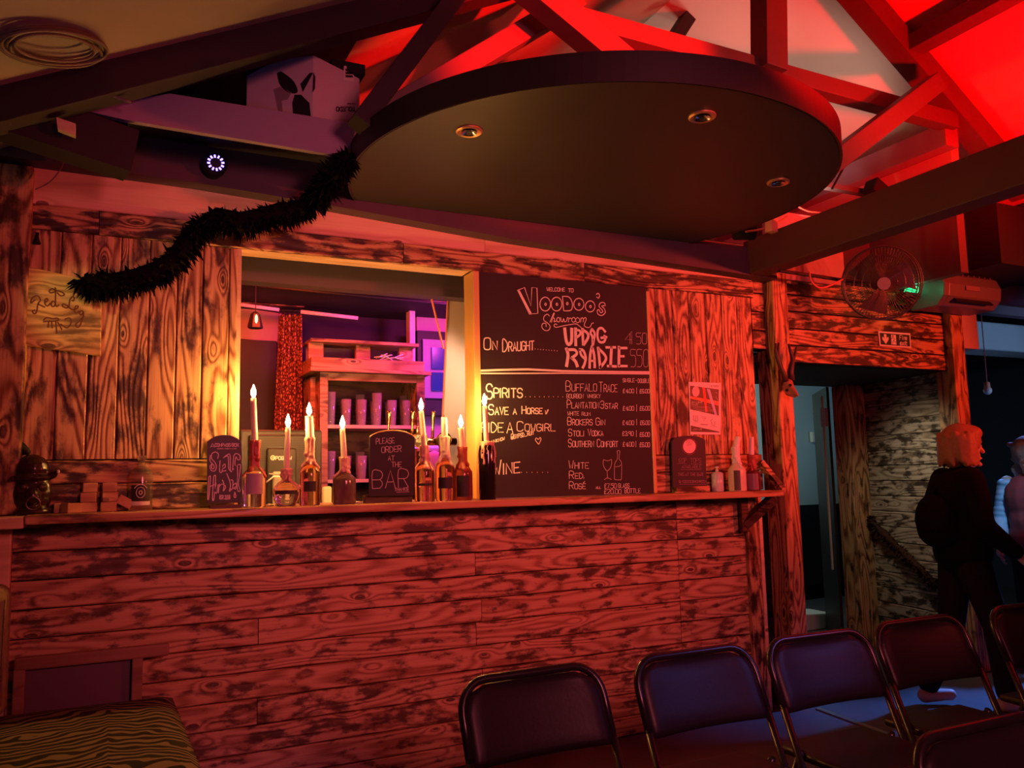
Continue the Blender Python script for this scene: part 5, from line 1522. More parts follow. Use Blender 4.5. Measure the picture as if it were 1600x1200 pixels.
# solve face coordinates from the photo for the print
def on_plane(px_, py_, P0, n_):
    v = FW + RT * ((px_ - 800.0) / FOC) + DN * ((py_ - 600.0) / FOC)
    return CAM + v * ((P0 - CAM).dot(n_) / v.dot(n_))
fl, nl, Ll = face_map(A1, A0); frr, nr_, Lr = face_map(A0, A2_)
INKC = mat('carton_black_print', (.02, .015, .018), .5); GREYC = mat('carton_grey_print', (.30, .24, .24), .5)
def face_poly(poly, P0, n_, m_, nm):
    mb_ = MB(); mb_.add([on_plane(x, y, P0, n_) + n_ * .0012 for x, y in poly], [tuple(range(len(poly)))]); return mb_.build(nm, m_, t)
cs = lambda L_: [(x * .375, y * .375) for x, y in L_]
face_poly(cs(smooth2([(1155, 305), (1175, 300), (1225, 340), (1240, 385), (1200, 385), (1165, 350), (1155, 305)], 4)), A0, nl, INKC, 'fan_blade_print')
face_poly(cs([(1262, 385), (1252, 350), (1290, 305), (1306, 303)]), A0, nl, INKC, 'fan_blade_print')
face_poly(cs([(1228, 395), (1255, 395), (1290, 430), (1297, 495), (1222, 482), (1218, 430)]), A0, nl, INKC, 'fan_blade_print')
face_poly(cs([(1305, 302), (1314, 320), (1312, 370), (1302, 385)]), A0, nr_, INKC, 'fan_blade_print')
face_poly(cs([(1140, 372), (1175, 360), (1215, 385), (1200, 415), (1175, 420), (1178, 468), (1160, 466)]), A0, nl, GREYC, 'fan_body_print')
face_poly(cs([(1432, 275), (1475, 275), (1473, 340), (1430, 335)]), A0, nr_, LABELW, 'shipping_label')
w = Writer(lambda x, y: on_plane(x * .375, y * .375, A0, nr_) + nr_ * .0018, nr_)
for k, y in enumerate((292, 305, 318)): w.stroke([(1440, y), (1466, y + 1)], .010)
w.text('TOLEDO', 1478, 447, 1400, -16, .0050)
w.text('TWIN FAN', 1478, 430, 1445, -5, .002)
w.done('carton_lettering', INKC, t)
# LED spotlight on fascia
c = at(337, 255, Y=-.16)
t = thing('led_spotlight', tuple(c), 'black round spotlight with a ring of violet lights on the fascia', 'spotlight')
mb = MB(); mb.tube([c + Vector((-.012, .10, -.004)), c + Vector((0, .0, 0))], .052, 24); mb.build('housing', MATTBLACK, t, True)
VIO = mat('violet_led', (.6, .5, 1), .4, emit=(.34, .22, 1.0), estr=4)
mb0 = MB(); mb0.tube([c + Vector((0, -.003, 0)), c + Vector((0, 0, 0))], .026, 20); mb0.build('lens_plate', BLACK, t)
for k in range(12):
    a = 2 * pi * k / 12 + .15
    mb = MB(); d_ = Vector((cos(a), 0, sin(a))); mb.beam(c + d_ * .024 + OUT * .005, c + d_ * .036 + OUT * .005, .007, .004, up=(0, 1, 0)); mb.build('led', VIO, t)
# boa
path = [(126, 438, -.08), (150, 446, -.09), (180, 443, -.09), (215, 436, -.09), (250, 424, -.09), (275, 405, -.09), (295, 378, -.10), (315, 352, -.13), (340, 338, -.16), (375, 348, -.17), (410, 340, -.18), (440, 332, -.19), (470, 326, -.20), (495, 308, -.22), (512, 285, -.36), (528, 264, -.50), (545, 244, -.55)]
pts_ = [at(x, y, Y=yy) for x, y, yy in path]
FE = mat('black_feather', (.005, .0045, .006), .9, spec=.1)


def make_boa(name, label, pts_, m_, core, lo, hi, dens, seed, tufts=()):
    t_ = thing(name, tuple(pts_[0]), label, 'feather boa')
    mb_ = MB(); rr = random.Random(seed)
    mb_.tube(pts_, [core * .4] + [core * rr.uniform(.8, 1.25) for _ in pts_[2:]] + [core * .6], 10); mb_.build('core', m_, t_, True)
    mb_ = MB()
    for a_, b_ in zip(pts_, pts_[1:]):
        tl = (b_ - a_).normalized()
        for k in range(int((b_ - a_).length * dens)):
            p = a_.lerp(b_, rr.random())
            v_ = Vector((rr.gauss(0, 1), rr.gauss(0, 1), rr.gauss(-.25, 1))); v_ = (v_ - tl * v_.dot(tl) * .5).normalized()
            L_ = rr.uniform(lo, hi) * (1.3 if rr.random() < .08 else 1)
            sd = v_.cross(Vector((rr.random() - .5, rr.random() - .5, rr.random() - .5))).normalized() * rr.uniform(.005, .012)
            q1 = p + v_ * L_ * .55 + Vector((0, 0, -.004)); q2 = p + v_ * L_ + Vector((0, 0, -.016))
            mb_.add([p, q1 + sd, q2, q1 - sd], [(0, 1, 2, 3)])
    for (p, q) in tufts:
        for k in range(14):
            p1 = p + Vector((rr.uniform(-.012, .012), 0, 0)); q_ = p1.lerp(q, rr.uniform(.6, 1)) + Vector((rr.uniform(-.01, .01), 0, 0))
            m1 = p1.lerp(q_, .6); sd = Vector((.005, 0, .002))
            mb_.add([p1, m1 + sd, q_, m1 - sd], [(0, 1, 2, 3)])
    mb_.build('feathers', m_, t_, kind='stuff')
    return t_


tf = [(at(x, y, Y=-.12 if x < 300 else -.2), at(x + dx, y + dy, Y=-.12 if x < 300 else -.2)) for (x, y, dx, dy) in
      ((140, 452, -2, 24), (158, 455, 3, 20), (256, 430, 3, 14), (372, 360, 2, 18), (345, 350, -5, 17), (455, 340, 2, 20), (505, 320, 3, 20), (515, 300, 2, 18))]
make_boa('feather_boa', 'shaggy black feather boa draped from sign to canopy', pts_, FE, .040, .045, .085, 1900, 5, tf)
# coil of cable hung on the roof slope
nS = Vector((-SL, 0, 1)).normalized(); pS = Vector((RX, 0, RZ + up)) - nS * .012
def on_slope(px_, py_, k_=0.0):
    v = FW + RT * ((px_ - 800.0) / FOC) + DN * ((py_ - 600.0) / FOC)
    return CAM + v * ((pS - nS * k_ - CAM).dot(nS) / v.dot(nS))
t = thing('cable_coil', tuple(on_slope(85, 75)), 'loose coil of dull cable fixed to the ceiling at top left', 'cable')
rr = random.Random(2)
COILM = mat('dull_cable', (.16, .12, .09), .5)
for k in range(6):
    rx_, ry_ = rr.uniform(62, 84), rr.uniform(20, 31); ox_, oy_ = rr.uniform(-5, 5), rr.uniform(-4, 4)
    mb = MB(); mb.tube([on_slope(85 + ox_ + rx_ * cos(a), 76 + oy_ + ry_ * sin(a) + 6 * cos(a), .006 * k) for a in [2 * pi * j_ / 36 for j_ in range(36)]], .006, 6, closed=True)
    mb.build('loop', COILM, t, True)
# loose cables top left
for i, (pl2, lb) in enumerate(((((40, 118), (75, 132), (140, 138), (205, 160)), 'loose grey cable bundle under the sagging sheet'), (((104, 238), (96, 262), (78, 284), (55, 296)), 'thin hanging wire above the left planks'), (((8, 170), (14, 188), (16, 195)), 'short stray wire at the left post top'))):
    mb = MB(); mb.tube([at(x, y, Y=-.62 if i != 1 else -.13) for x, y in smooth2(list(pl2), 5)], .006 if i == 0 else .0025, 6)
    o = mb.build('cable', mat('cable_grey%d' % i, (.16, .12, .12), .5), None, True, org=base_of(mb)); tag(o, lb, 'cable')

# ------------------------------------------------------------------ cluster where beam meets canopy
c = at(1205, 352, Y=-.35)
mb = MB(); mb.box(c, (.06, .05, .085), Matrix.Rotation(.2, 3, 'Z')); t = mb.build('junction_box', mat('orange_box', (.75, .42, .25), .5), None, org=base_of(mb)); bevel(t, .006); tag(t, 'small orange lit junction box beside the canopy', 'box')
c = at(1164, 362, Y=-.24)
t = thing('black_spot_head', tuple(c), 'black cylindrical lamp head tucked under the canopy right end', 'spotlight')
mb = MB(); mb.tube([c + Vector((-.06, .02, .0)), c + Vector((.05, -.02, 0))], .05, 18); mb.build('can', MATTBLACK, t, True)
mb = MB(); mb.box(c + Vector((0, 0, .06)), (.03, .03, .08)); mb.build('bracket', MATTBLACK, t)
c = at(1250, 350, Y=.02)
mb = MB(); mb.bbox(c.x - .25, c.x + .35, .0, .10, 2.60, at(1250, 335, Y=0).z); t = mb.build('duct_cover', mat('dusky_red_cover', (.5, .3, .32), .6), None, org=base_of(mb)); tag(t, 'dusky boxed cover behind the beam end', 'box')
c = at(1320, 296, Y=-.1)
mb = MB(); mb.box(c, (.42, .05, .035), Matrix.Rotation(-.0, 3, 'Y')); t = mb.build('shelf_lip', mat('white_black_lip', (.10, .08, .09), .5), None, org=base_of(mb)); tag(t, 'dark shelf lip right of the canopy', 'shelf')
c = at(1368, 297, Y=-.2)
mb = MB(); mb.box(c, (.12, .10, .10), Matrix.Rotation(.5, 3, 'Y')); t = mb.build('stage_lamp', MATTBLACK, None, org=base_of(mb)); bevel(t, .01); tag(t, 'small black lamp box above the heavy beam', 'lamp')
for i, (pl2, lb, m_) in enumerate(((((1165, 362), (1190, 358), (1215, 348), (1230, 338)), 'orange cable curling at the beam end', 'orange_cable'), (((1245, 322), (1262, 330), (1290, 334), (1330, 345)), 'red cable running over the beam', 'red_cable'), (((1300, 295), (1318, 262), (1326, 245)), 'pair of dark cords hanging from the strut', 'dark_cord'),
                                   (((1265, 425), (1268, 440), (1285, 450), (1320, 435)), 'curled red wire on the fan bracket', 'red_wire'), (((1425, 372), (1440, 400), (1462, 425)), 'black cable sagging down the mauve wall', 'black_cable'), (((1455, 372), (1462, 395), (1482, 415), (1490, 428)), 'thin black cable beside the heater', 'thin_black_cable'))):
    mb = MB(); mb.tube([at(x, y, Y=-.32 if i in (0, 3) else (-.765 if i == 2 else (-.004 if i == 1 else .112))) for x, y in smooth2(list(pl2), 5)], .006, 6)
    o = mb.build('cable', mat(m_, {0: (.7, .25, .1), 1: (.5, .1, .08), 3: (.6, .12, .1)}.get(i, (.02, .015, .02)), .5), None, True, org=base_of(mb)); tag(o, lb, 'cable')

# ------------------------------------------------------------------ fan
c = at(1377, 442, Y=-.42)
t = thing('wall_fan', tuple(c), 'caged wall fan hanging below the heavy beam', 'fan')
ax = (Vector((1.2, -3.9, 1.3)) - c).normalized(); ux = ax.cross(Z_).normalized(); uy = ux.cross(ax).normalized()
R_ = prad(57, c)
CAGE = mat('fan_cage_metal', (.12, .10, .11), .4, .7)
def ring(mb_, rad, off, r): mb_.tube([c + (ux * cos(a) + uy * sin(a)) * rad + ax * off for a in [2 * pi * k / 40 for k in range(40)]], r, 6, closed=True)
mb = MB(); ring(mb, R_, 0, .005); ring(mb, R_ * .99, .06, .004); ring(mb, R_ * .99, -.06, .004); mb.build('cage_ring', CAGE, t, True)
for sgn, nm in ((1, 'front_grille'), (-1, 'rear_grille')):
    mb = MB()
    for k in range(72):
        a = 2 * pi * k / 72; d_ = ux * cos(a) + uy * sin(a); d2 = ux * cos(a + .25) + uy * sin(a + .25)
        mb.tube([c + d_ * R_ * .16 + ax * .085 * sgn, c + d2 * R_ * .6 + ax * .08 * sgn, c + d2 * R_ * .99 + ax * .06 * sgn], .0013, 4, cap=False)
    for q in (.35, .55, .75): ring(mb, R_ * q, .08 * sgn, .0016)
    mb.build(nm, CAGE, t)
mb = MB(); mb.tube([c + ax * .080, c + ax * .092], R_ * .17, 24); mb.build('hub_cap', mat('fan_cap', (.30, .25, .32), .4), t)
for k in range(3):
    a0 = radians(35 + 120 * k); vs_ = []
    for j in range(6):
        f_ = j / 5; a1 = a0 + .25 * f_; wd = radians(34) * (1 - .2 * f_)
        for s_ in (-1, 1):
            d_ = ux * cos(a1 + s_ * wd) + uy * sin(a1 + s_ * wd)
            vs_.append(c + d_ * R_ * (.12 + .78 * f_) + ax * (.022 * s_))
    mb = MB(); mb.add(vs_ + [v - ax * .003 for v in vs_], [(2 * j, 2 * j + 1, 2 * j + 3, 2 * j + 2) for j in range(5)] + [(12 + 2 * j, 12 + 2 * j + 2, 12 + 2 * j + 3, 12 + 2 * j + 1) for j in range(5)])
    mb.build('blade', mat('fan_blade', (.14, .11, .14), .4, .5) if k == 0 else bpy.data.materials['fan_blade'], t, True)
mb = MB(); mb.tube([c - ax * .14, c - ax * .05], .05, 16); mb.build('motor', BLACK, t, True)
mb = MB(); mb.tube([c - ax * .12, c - ax * .14 + Vector((-.15, .05, .0)), Vector((3.55, -.25, 2.57))], .012, 8); mb.build('bracket_arm', TUBE, t)
# ------------------------------------------------------------------ green lamp + heater + ducts
c = at(1428, 447, Y=-.12)
t = thing('green_sign_lamp', tuple(c), 'green glowing emergency lamp beside the fan', 'lamp')
A = [at(1421, 457, Y=-.12), at(1438, 458, Y=-.12), at(1438, 428, Y=-.12), at(1430, 427, Y=-.12)]
mb = MB(); mb.prism(A, (0, .05, 0)); mb.build('glowing_face', mat('green_glow', (.05, .7, .3), .4, emit=(.02, .9, .30), estr=1.3), t)
mb = MB(); mb.bbox(A[0].x - .05, A[1].x + .02, -.13, -.05, A[0].z - .03, A[0].z); mb.build('tray', BLACK, t)
point('green_lamp_glow', tuple(at(1432, 447, Y=-.22)), (.05, 1, .35), .35, .03)
x0 = at(1452, 450, Y=-.2).x; x1 = at(1542, 460, Y=-.2).x
c = at(1496, 455, Y=-.2)
t = thing('wall_heater', tuple(c), 'rounded white air heater unit over the exit pillar', 'heater')
H_ = prad(30, c)
prof = [(.10, .95), (-.06, .95), (-.13, .6), (-.16, .1), (-.15, -.5), (-.09, -.95), (.10, -.95)]
def extr(mb_, prof_, xa, xb, sc=1.0):
    n_ = len(prof_)
    vs_ = [(xa, -.2 + y * sc + .05, c.z + z * H_ * sc) for y, z in prof_] + [(xb, -.2 + y * sc + .05, c.z - (xb - xa) * .0 + z * H_ * sc) for y, z in prof_]
    mb_.add(vs_, [tuple(range(n_ - 1, -1, -1)), tuple(range(n_, 2 * n_))] + [(i, (i + 1) % n_, n_ + (i + 1) % n_, n_ + i) for i in range(n_)])
HW = mat('heater_white', (.17, .15, .18), .35)
mb = MB(); extr(mb, prof, x0 + .05, x1); bevel(mb.build('shell', HW, t), .01, 3)
mb = MB(); extr(mb, prof, x0, x0 + .048, 1.03); bevel(mb.build('end_cap', HW, t), .006, 2)
mb = MB(); mb.box((c.x + .02, -.285, c.z - .62 * H_), ((x1 - x0) * .62, .012, H_ * .5), Matrix.Rotation(-.75, 3, 'X')); mb.build('outlet', BLACK, t)
for k in range(9):
    mb = MB(); mb.box((x0 + .09 + k * (x1 - x0 - .14) / 8, -.22, c.z + H_ * .86), (.010, .10, .02), Matrix.Rotation(.5, 3, 'X')); mb.build('vent_fin', HW, t)
mb = MB(); mb.box((c.x, -.312, c.z - .05 * H_), (.14, .006, .03)); mb.build('badge', mat('heater_badge', (.3, .2, .25), .3), t)
a_ = at(1545, 455, Y=.05)
mb = MB(); mb.tube([Vector((a_.x, -.04, a_.z)), Vector((a_.x + 3.2, -.04, a_.z))], .12, 24)
t = mb.build('round_duct', mat('plum_duct', (.26, .18, .24), .4), None, True, org=base_of(mb)); tag(t, 'large round plum duct running right from the heater', 'duct')
a_ = at(1560, 480, Y=.3)
mb = MB(); mb.tube([Vector((a_.x - .3, .3, a_.z)), Vector((a_.x + 3, .3, a_.z))], .018, 10)
t = mb.build('pale_pipe', mat('pale_pipe_mat', (.6, .5, .56), .4), None, True, org=base_of(mb)); tag(t, 'thin pale pipe under the round duct', 'pipe')
z1 = at(1570, 505, Y=.8).z; z0 = at(1570, 548, Y=.8).z; xa = at(1528, 520, Y=.8).x
mb = MB(); mb.bbox(xa, 9.3, .8, 1.1, z0, z1); t = mb.build('white_bulkhead', mat('pale_blue_white', (.62, .68, .74), .4), None, org=base_of(mb)); bevel(t, .02, 3); tag(t, 'pale boxed bulkhead at the right edge below the duct', 'bulkhead')
a_ = at(1516, 375, Y=-.35)
mb = MB(); mb.bbox(a_.x, a_.x + 1.6, -.55, .1, at(1520, 422, Y=-.35).z, 3.10)
t = mb.build('loudspeaker', mat('speaker_cloth', (.02, .016, .018), .8, noise=.3, nscale=200), None, org=base_of(mb)); tag(t, 'dark hanging loudspeaker cabinet at the upper right', 'loudspeaker')
mb = MB(); mb.tube([at(1448, 360, Y=.1), at(1499, 369, Y=.1)], .009, 8)
t = mb.build('yellow_rod', mat('yellow_rod_mat', (.8, .6, .25), .4), None, org=base_of(mb)); tag(t, 'short yellow rod on the mauve wall under the beam', 'rod')
# pendant
c = at(1543, 608, Y=.30)
t = thing('pendant_bulb', tuple(c), 'bare white bulb hanging on a red cord', 'lamp')
mb = MB(); mb.ell(c - Z_ * .012, .032); mb.build('bulb', mat('unlit_bulb', (.75, .75, .8), .3), t, True)
mb = MB(); mb.lathe([(.022, .005), (.020, .05), (.008, .058)], c, 14); mb.build('socket', mat('salmon_socket', (.8, .35, .25), .5), t, True)
mb = MB(); mb.tube([c + Z_ * .055, Vector((c.x, .30, at(1560, 480, Y=.3).z))], .004, 6); mb.build('cord', mat('red_cord', (.45, .08, .08), .6), t)
c = at(1583, 577, Y=3.2)
t = thing('violet_wall_lamp', tuple(c), 'small violet ring light on the navy wall', 'lamp')
mb = MB(); mb.tube([c + Vector((.05 * cos(a), 0, .045 * sin(a))) for a in [k * pi / 10 for k in range(20)]], .016, 8, closed=True); mb.build('ring', mat('violet_ring', (.5, .4, 1), .4, emit=(.35, .25, 1), estr=3), t, True)
mb = MB(); mb.tube([c + Vector((0, .02, 0)), c + Vector((0, .2, 0))], .07, 16); mb.build('housing', MATTBLACK, t, True)

c = at(58, 374, Y=-.006)
t = thing('wall_hook', tuple(c), 'small black bell shaped hook on the upper left planks', 'hook')
mb = MB(); mb.lathe([(.016, -.022), (.011, -.008), (.007, .008), (.003, .022)], c + OUT * .012, 12); mb.build('bell', MATTBLACK, t, True)
mb = MB(); mb.bbox(c.x - .006, c.x + .006, -.006, -.001, c.z - .01, c.z + .03); mb.build('plate', MATTBLACK, t)
def pl_pt(px_, py_, P0, n_):
    v = FW + RT * ((px_ - 800.0) / FOC) + DN * ((py_ - 600.0) / FOC)
    return CAM + v * ((P0 - CAM).dot(n_) / v.dot(n_))
gp = [pl_pt(x, y, near + nrm * .035, nrm) for x, y in ((1354, 806), (1368, 822), (1385, 838), (1402, 855), (1420, 872), (1440, 892), (1462, 915))]
make_boa('garland', 'rust brown garland hanging across the pale plank recess wall', gp, mat('rust_garland', (.05, .022, .014), .9, spec=.1), .026, .03, .055, 1500, 8)
# ------------------------------------------------------------------ skull with antlers
fs_ = lambda x, y, dy=0: at(1180 + x * .0917, 530 + y * .0917, Y=-.10 + dy)
c = fs_(580, 800)
t = thing('deer_skull', tuple(c), 'small carved deer skull with dark antlers on the door post', 'skull')
BONE = mat('reddish_bone', (.34, .15, .09), .5, noise=.25, nscale=60)
mb = MB(); mb.chain([fs_(560, 760, .02), fs_(600, 830, -.02), fs_(715, 950, -.07)], [.030, .025, .010]); mb.ell(fs_(560, 760), (.032, .03, .032)); mb.chain([fs_(500, 820, .01), fs_(560, 930, -.02), fs_(680, 975, -.05)], [.018, .014, .009])
ob = mb.build('skull', BONE, t, True); remesh(ob, .005, 2)
mb = MB(); mb.ell(fs_(600, 785, -.035), (.010, .006, .010)); mb.ell(fs_(545, 870, -.02), (.014, .008, .010)); mb.build('eye_socket', MATTBLACK, t, True)
for pth, rr_ in (([(520, 720), (480, 580), (430, 480), (380, 330), (345, 180), (350, 70)], [.018, .016, .014, .012, .010, .006]), ([(450, 520), (400, 300), (390, 180), (400, 60)], [.012, .010, .008, .005]), ([(620, 700), (600, 560), (620, 440), (640, 350), (600, 200), (565, 80)], [.020, .020, .018, .013, .010, .006]), ([(640, 360), (670, 280), (705, 120)], [.012, .009, .005])):
    mb = MB(); mb.tube([fs_(x, y, -.01) for x, y in pth], rr_, 8); mb.build('antler', mat('dark_antler', (.06, .035, .03), .5) if 'dark_antler' not in bpy.data.materials else bpy.data.materials['dark_antler'], t, True)

# ------------------------------------------------------------------ chairs
def make_chair(loc, rz, label):
    t_ = thing('folding_chair', (0, 0, 0), label, 'chair', 'black folding chairs')
    hw_, rt = .235, .0125
    yb = lambda z: -.02 - (.80 - z) * .42
    # upper hoop
    hoop = []
    for s_ in (-1, 1):
        arc = [(s_ * hw_, .60), (s_ * hw_, .70)] + [(s_ * (hw_ - .085 + .085 * cos(a)), .715 + .085 * sin(a)) for a in [radians(15 * k) for k in range(0, 7)]]
        hoop.append(arc)
    pts2 = hoop[0] + hoop[1][::-1]
    mb_ = MB(); mb_.tube([(x, yb(z), z) for x, z in pts2], rt, 10); mb_.build('back_hoop', TUBE, t_, True)
    for s_ in (-1, 1):
        mb_ = MB(); mb_.tube([(s_ * hw_, yb(.61), .61), (s_ * hw_, yb(.3), .3), (s_ * hw_, yb(.012), .012)], rt, 10); mb_.build('leg', TUBE, t_, True)
        mb_ = MB(); mb_.tube([(s_ * (hw_ - .028), yb(.46) + .02, .47), (s_ * (hw_ - .028), -.02, .2), (s_ * (hw_ - .028), .10, .012)], rt, 10); mb_.build('leg', TUBE, t_, True)
        for y_, x_ in ((yb(.012), s_ * hw_), (.10, s_ * (hw_ - .028))):
            mb_ = MB(); mb_.lathe([(.016, 0), (.017, .02), (.013, .03)], (x_, y_, 0), 10); mb_.build('foot_cap', MATTBLACK, t_, True)
    for z, y_ in ((.12, yb(.12)), (.20, -.02 + .0)):
        mb_ = MB(); mb_.tube([(-hw_ + .02, y_, z), (hw_ - .02, y_, z)], .009, 8); mb_.build('stretcher', TUBE, t_, True)
    # back pad
    nu, nv = 18, 10; W_, H0, H1 = hw_ - .004, .585, .785
    vs_ = []
    for side in (0, 1):
        for j in range(nv + 1):
            z = H0 + (H1 - H0) * j / nv
            k_ = 0
            wz = W_
            if z > H1 - .075: 
                q_ = (z - (H1 - .075)) / .075; wz = W_ - .075 * (1 - sqrt(max(0, 1 - q_ * q_)))
            if j == 0: wz = W_ - .008
            for i in range(nu + 1):
                u_ = -1 + 2 * i / nu; x = u_ * wz
                edge = min(1, min((1 - abs(u_)) * 7, min(j, nv - j) * .45 + .05))
                th = .006 + .013 * sqrt(max(0, edge))
                cv = .022 * (1 - u_ * u_)
                vs_.append((x, yb(z) + cv * 1.0 + (-th if side == 0 else th), z))
    fs2 = []; S1 = (nu + 1) * (nv + 1)
    for j in range(nv):
        for i in range(nu):
            k_ = j * (nu + 1) + i
            fs2.append((k_, k_ + 1, k_ + nu + 2, k_ + nu + 1)); fs2.append((S1 + k_, S1 + k_ + nu + 1, S1 + k_ + nu + 2, S1 + k_ + 1))
    bd = [j * (nu + 1) for j in range(nv + 1)]; be = [j * (nu + 1) + nu for j in range(nv + 1)]; bb = list(range(nu + 1)); bt_ = [nv * (nu + 1) + i for i in range(nu + 1)]
    for L_ in (bd, be, bb, bt_):
        for a, b in zip(L_, L_[1:]): fs2.append((a, b, S1 + b, S1 + a))
    mb_ = MB(); mb_.add(vs_, fs2); mb_.build('backrest', VINYL, t_, True)
    mb_ = MB(); mb_.bbox(-hw_ + .03, hw_ - .03, yb(.45) - .24, yb(.45) + .15, .435, .465); ob_ = mb_.build('seat', VINYL, t_); bevel(ob_, .016, 4)
    t_.location = loc; t_.rotation_euler = (0, 0, rz)
    return t_


CH = [((1.155, -1.58, 0), .02, 'black folding chair with padded back, leftmost of the front row'), ((1.74, -1.60, 0), .0, 'second black folding chair from the left, blue sheen on its back'),
      ((2.285, -1.60, 0), -.02, 'third black folding chair from the left, before the doorway'), ((2.83, -1.58, 0), -.03, 'fourth black folding chair from the left, beside the walking person'),
      ((1.79, -2.57, 0), .0, 'near black folding chair cut off at the bottom right corner'), ((3.50, -1.58, 0), -.05, 'fifth black folding chair from the left, cut by the right edge')]
for l_, r_, lb in CH: make_chair(l_, r_, lb)

# ------------------------------------------------------------------ zebra bench at lower left
m_, nt, p = new_mat('zebra_fabric')
tc = nt.nodes.new('ShaderNodeTexCoord'); mp = nt.nodes.new('ShaderNodeSeparateXYZ'); nt.links.new(tc.outputs['Object'], mp.inputs[0])
def mnode(op, a, b=None):
    n = nt.nodes.new('ShaderNodeMath'); n.operation = op
    for i, q in enumerate((a, b)):
        if q is None: continue
        if isinstance(q, (int, float)): n.inputs[i].default_value = q
        else: nt.links.new(q, n.inputs[i])
    return n.outputs[0]
no = nt.nodes.new('ShaderNodeTexNoise'); no.inputs['Scale'].default_value = 8; no.inputs['Detail'].default_value = 1; nt.links.new(tc.outputs['Object'], no.inputs['Vector'])
axx = mnode('ABSOLUTE', mnode('SUBTRACT', mp.outputs[0], .06))
yy = mnode('ADD', mp.outputs[1], mnode('MULTIPLY', mnode('POWER', mnode('ADD', axx, .004), .5), .20))
yy = mnode('ADD', yy, mnode('MULTIPLY', mnode('SUBTRACT', no.outputs['Fac'], .5), .15))
sv = mnode('SINE', mnode('MULTIPLY', yy, 135.0))
cr = nt.nodes.new('ShaderNodeValToRGB'); cr.color_ramp.elements[0].position = .50; cr.color_ramp.elements[1].position = .66
cr.color_ramp.elements[0].color = (.010, .008, .006, 1); cr.color_ramp.elements[1].color = (.26, .19, .10, 1)
nt.links.new(mnode('ADD', mnode('MULTIPLY', sv, .5), .5), cr.inputs[0]); nt.links.new(cr.outputs[0], p.inputs['Base Color']); p.inputs['Roughness'].default_value = .85
ZEB = m_
za = at(270, 1077, Y=-.10); zb_ = at(15, 1108, Z=.46)
t = thing('zebra_bench', (za.x - .30, za.y - .5, 0), 'long zebra print bench seat at lower left against the bar', 'bench')
mb = MB(); nx, ny = 24, 16; sx_, sy_ = .66, 1.05; x0_ = za.x - .66; y1_ = za.y
vs_ = []
for j in range(ny + 1):
    for i in range(nx + 1):
        u_, v_ = i / nx, j / ny
        e_ = min(u_, 1 - u_, v_, 1 - v_)
        z = za.z - .035 + .035 * min(1, (e_ * 9)) ** .5
        vs_.append((x0_ + sx_ * u_ + (.02 * (1 - v_)), y1_ - sy_ * (1 - v_), z))
S1 = len(vs_); vs_ += [(x, y, za.z - .09) for x, y, z in vs_]
fs2 = []
for j in range(ny):
    for i in range(nx):
        k_ = j * (nx + 1) + i; fs2.append((k_, k_ + 1, k_ + nx + 2, k_ + nx + 1)); fs2.append((S1 + k_, S1 + k_ + nx + 1, S1 + k_ + nx + 2, S1 + k_ + 1))
for L_ in ([j * (nx + 1) for j in range(ny + 1)], [j * (nx + 1) + nx for j in range(ny + 1)], list(range(nx + 1)), [ny * (nx + 1) + i for i in range(nx + 1)]):
    for a, b in zip(L_, L_[1:]): fs2.append((a, b, S1 + b, S1 + a))
mb.add(vs_, fs2); mb.build('seat', ZEB, t, True)
RAILW = wood('chair_rail_wood', (.34, .18, .12), (.24, .11, .07), (.08, .04, .03), .6, .8, ring=4)
r0_ = at(22, 1036, Y=-.07); r1_ = at(264, 1014, Y=-.07)
mb = MB(); mb.beam((r0_.x, -.07, r1_.z), (r1_.x, -.07, r1_.z), .035, .05, up=(0, 0, 1)); bevel(mb.build('back_rail', RAILW, t), .008)
for x in (at(30, 1060, Y=-.07).x, at(214, 1060, Y=-.07).x):
    mb = MB(); mb.bbox(x - .02, x + .02, -.085, -.055, 0, r1_.z - .02); bevel(mb.build('leg', RAILW, t), .004)
for x in (x0_ + .05, x0_ + .55):
    mb = MB(); mb.bbox(x - .02, x + .02, y1_ - 1.0, y1_ - .96, 0, za.z - .08); bevel(mb.build('leg', RAILW, t), .004)
mb = MB(); mb.bbox(at(36, 1060, Y=-.04).x, at(210, 1060, Y=-.04).x, -.05, -.04, za.z - .05, r1_.z - .03); mb.build('back_panel', mat('purple_dark_panel', (.14, .08, .11), .5), t)
# gold cushion standing at the extreme left
e0 = at(18, 912, Y=-.22)
t = thing('gold_cushion', (e0.x - .2, -.22, za.z), 'pale gold cushion standing on the zebra bench at the left margin', 'cushion')
mb = MB(); mb.bbox(e0.x - .38, e0.x, -.29, -.15, za.z + .003, e0.z); ob = mb.build('cover', mat('gold_velvet', (.40, .31, .13), .8, noise=.45, nscale=25, bump=.2), t); bevel(ob, .045, 5)
mb = MB(); mb.tube([(e0.x - .355, -.29, za.z + .03), (e0.x - .03, -.29, za.z + .03), (e0.x - .012, -.285, za.z + .06), (e0.x - .012, -.285, e0.z - .05)], .004, 6); mb.build('piping', RAILW, t, True)

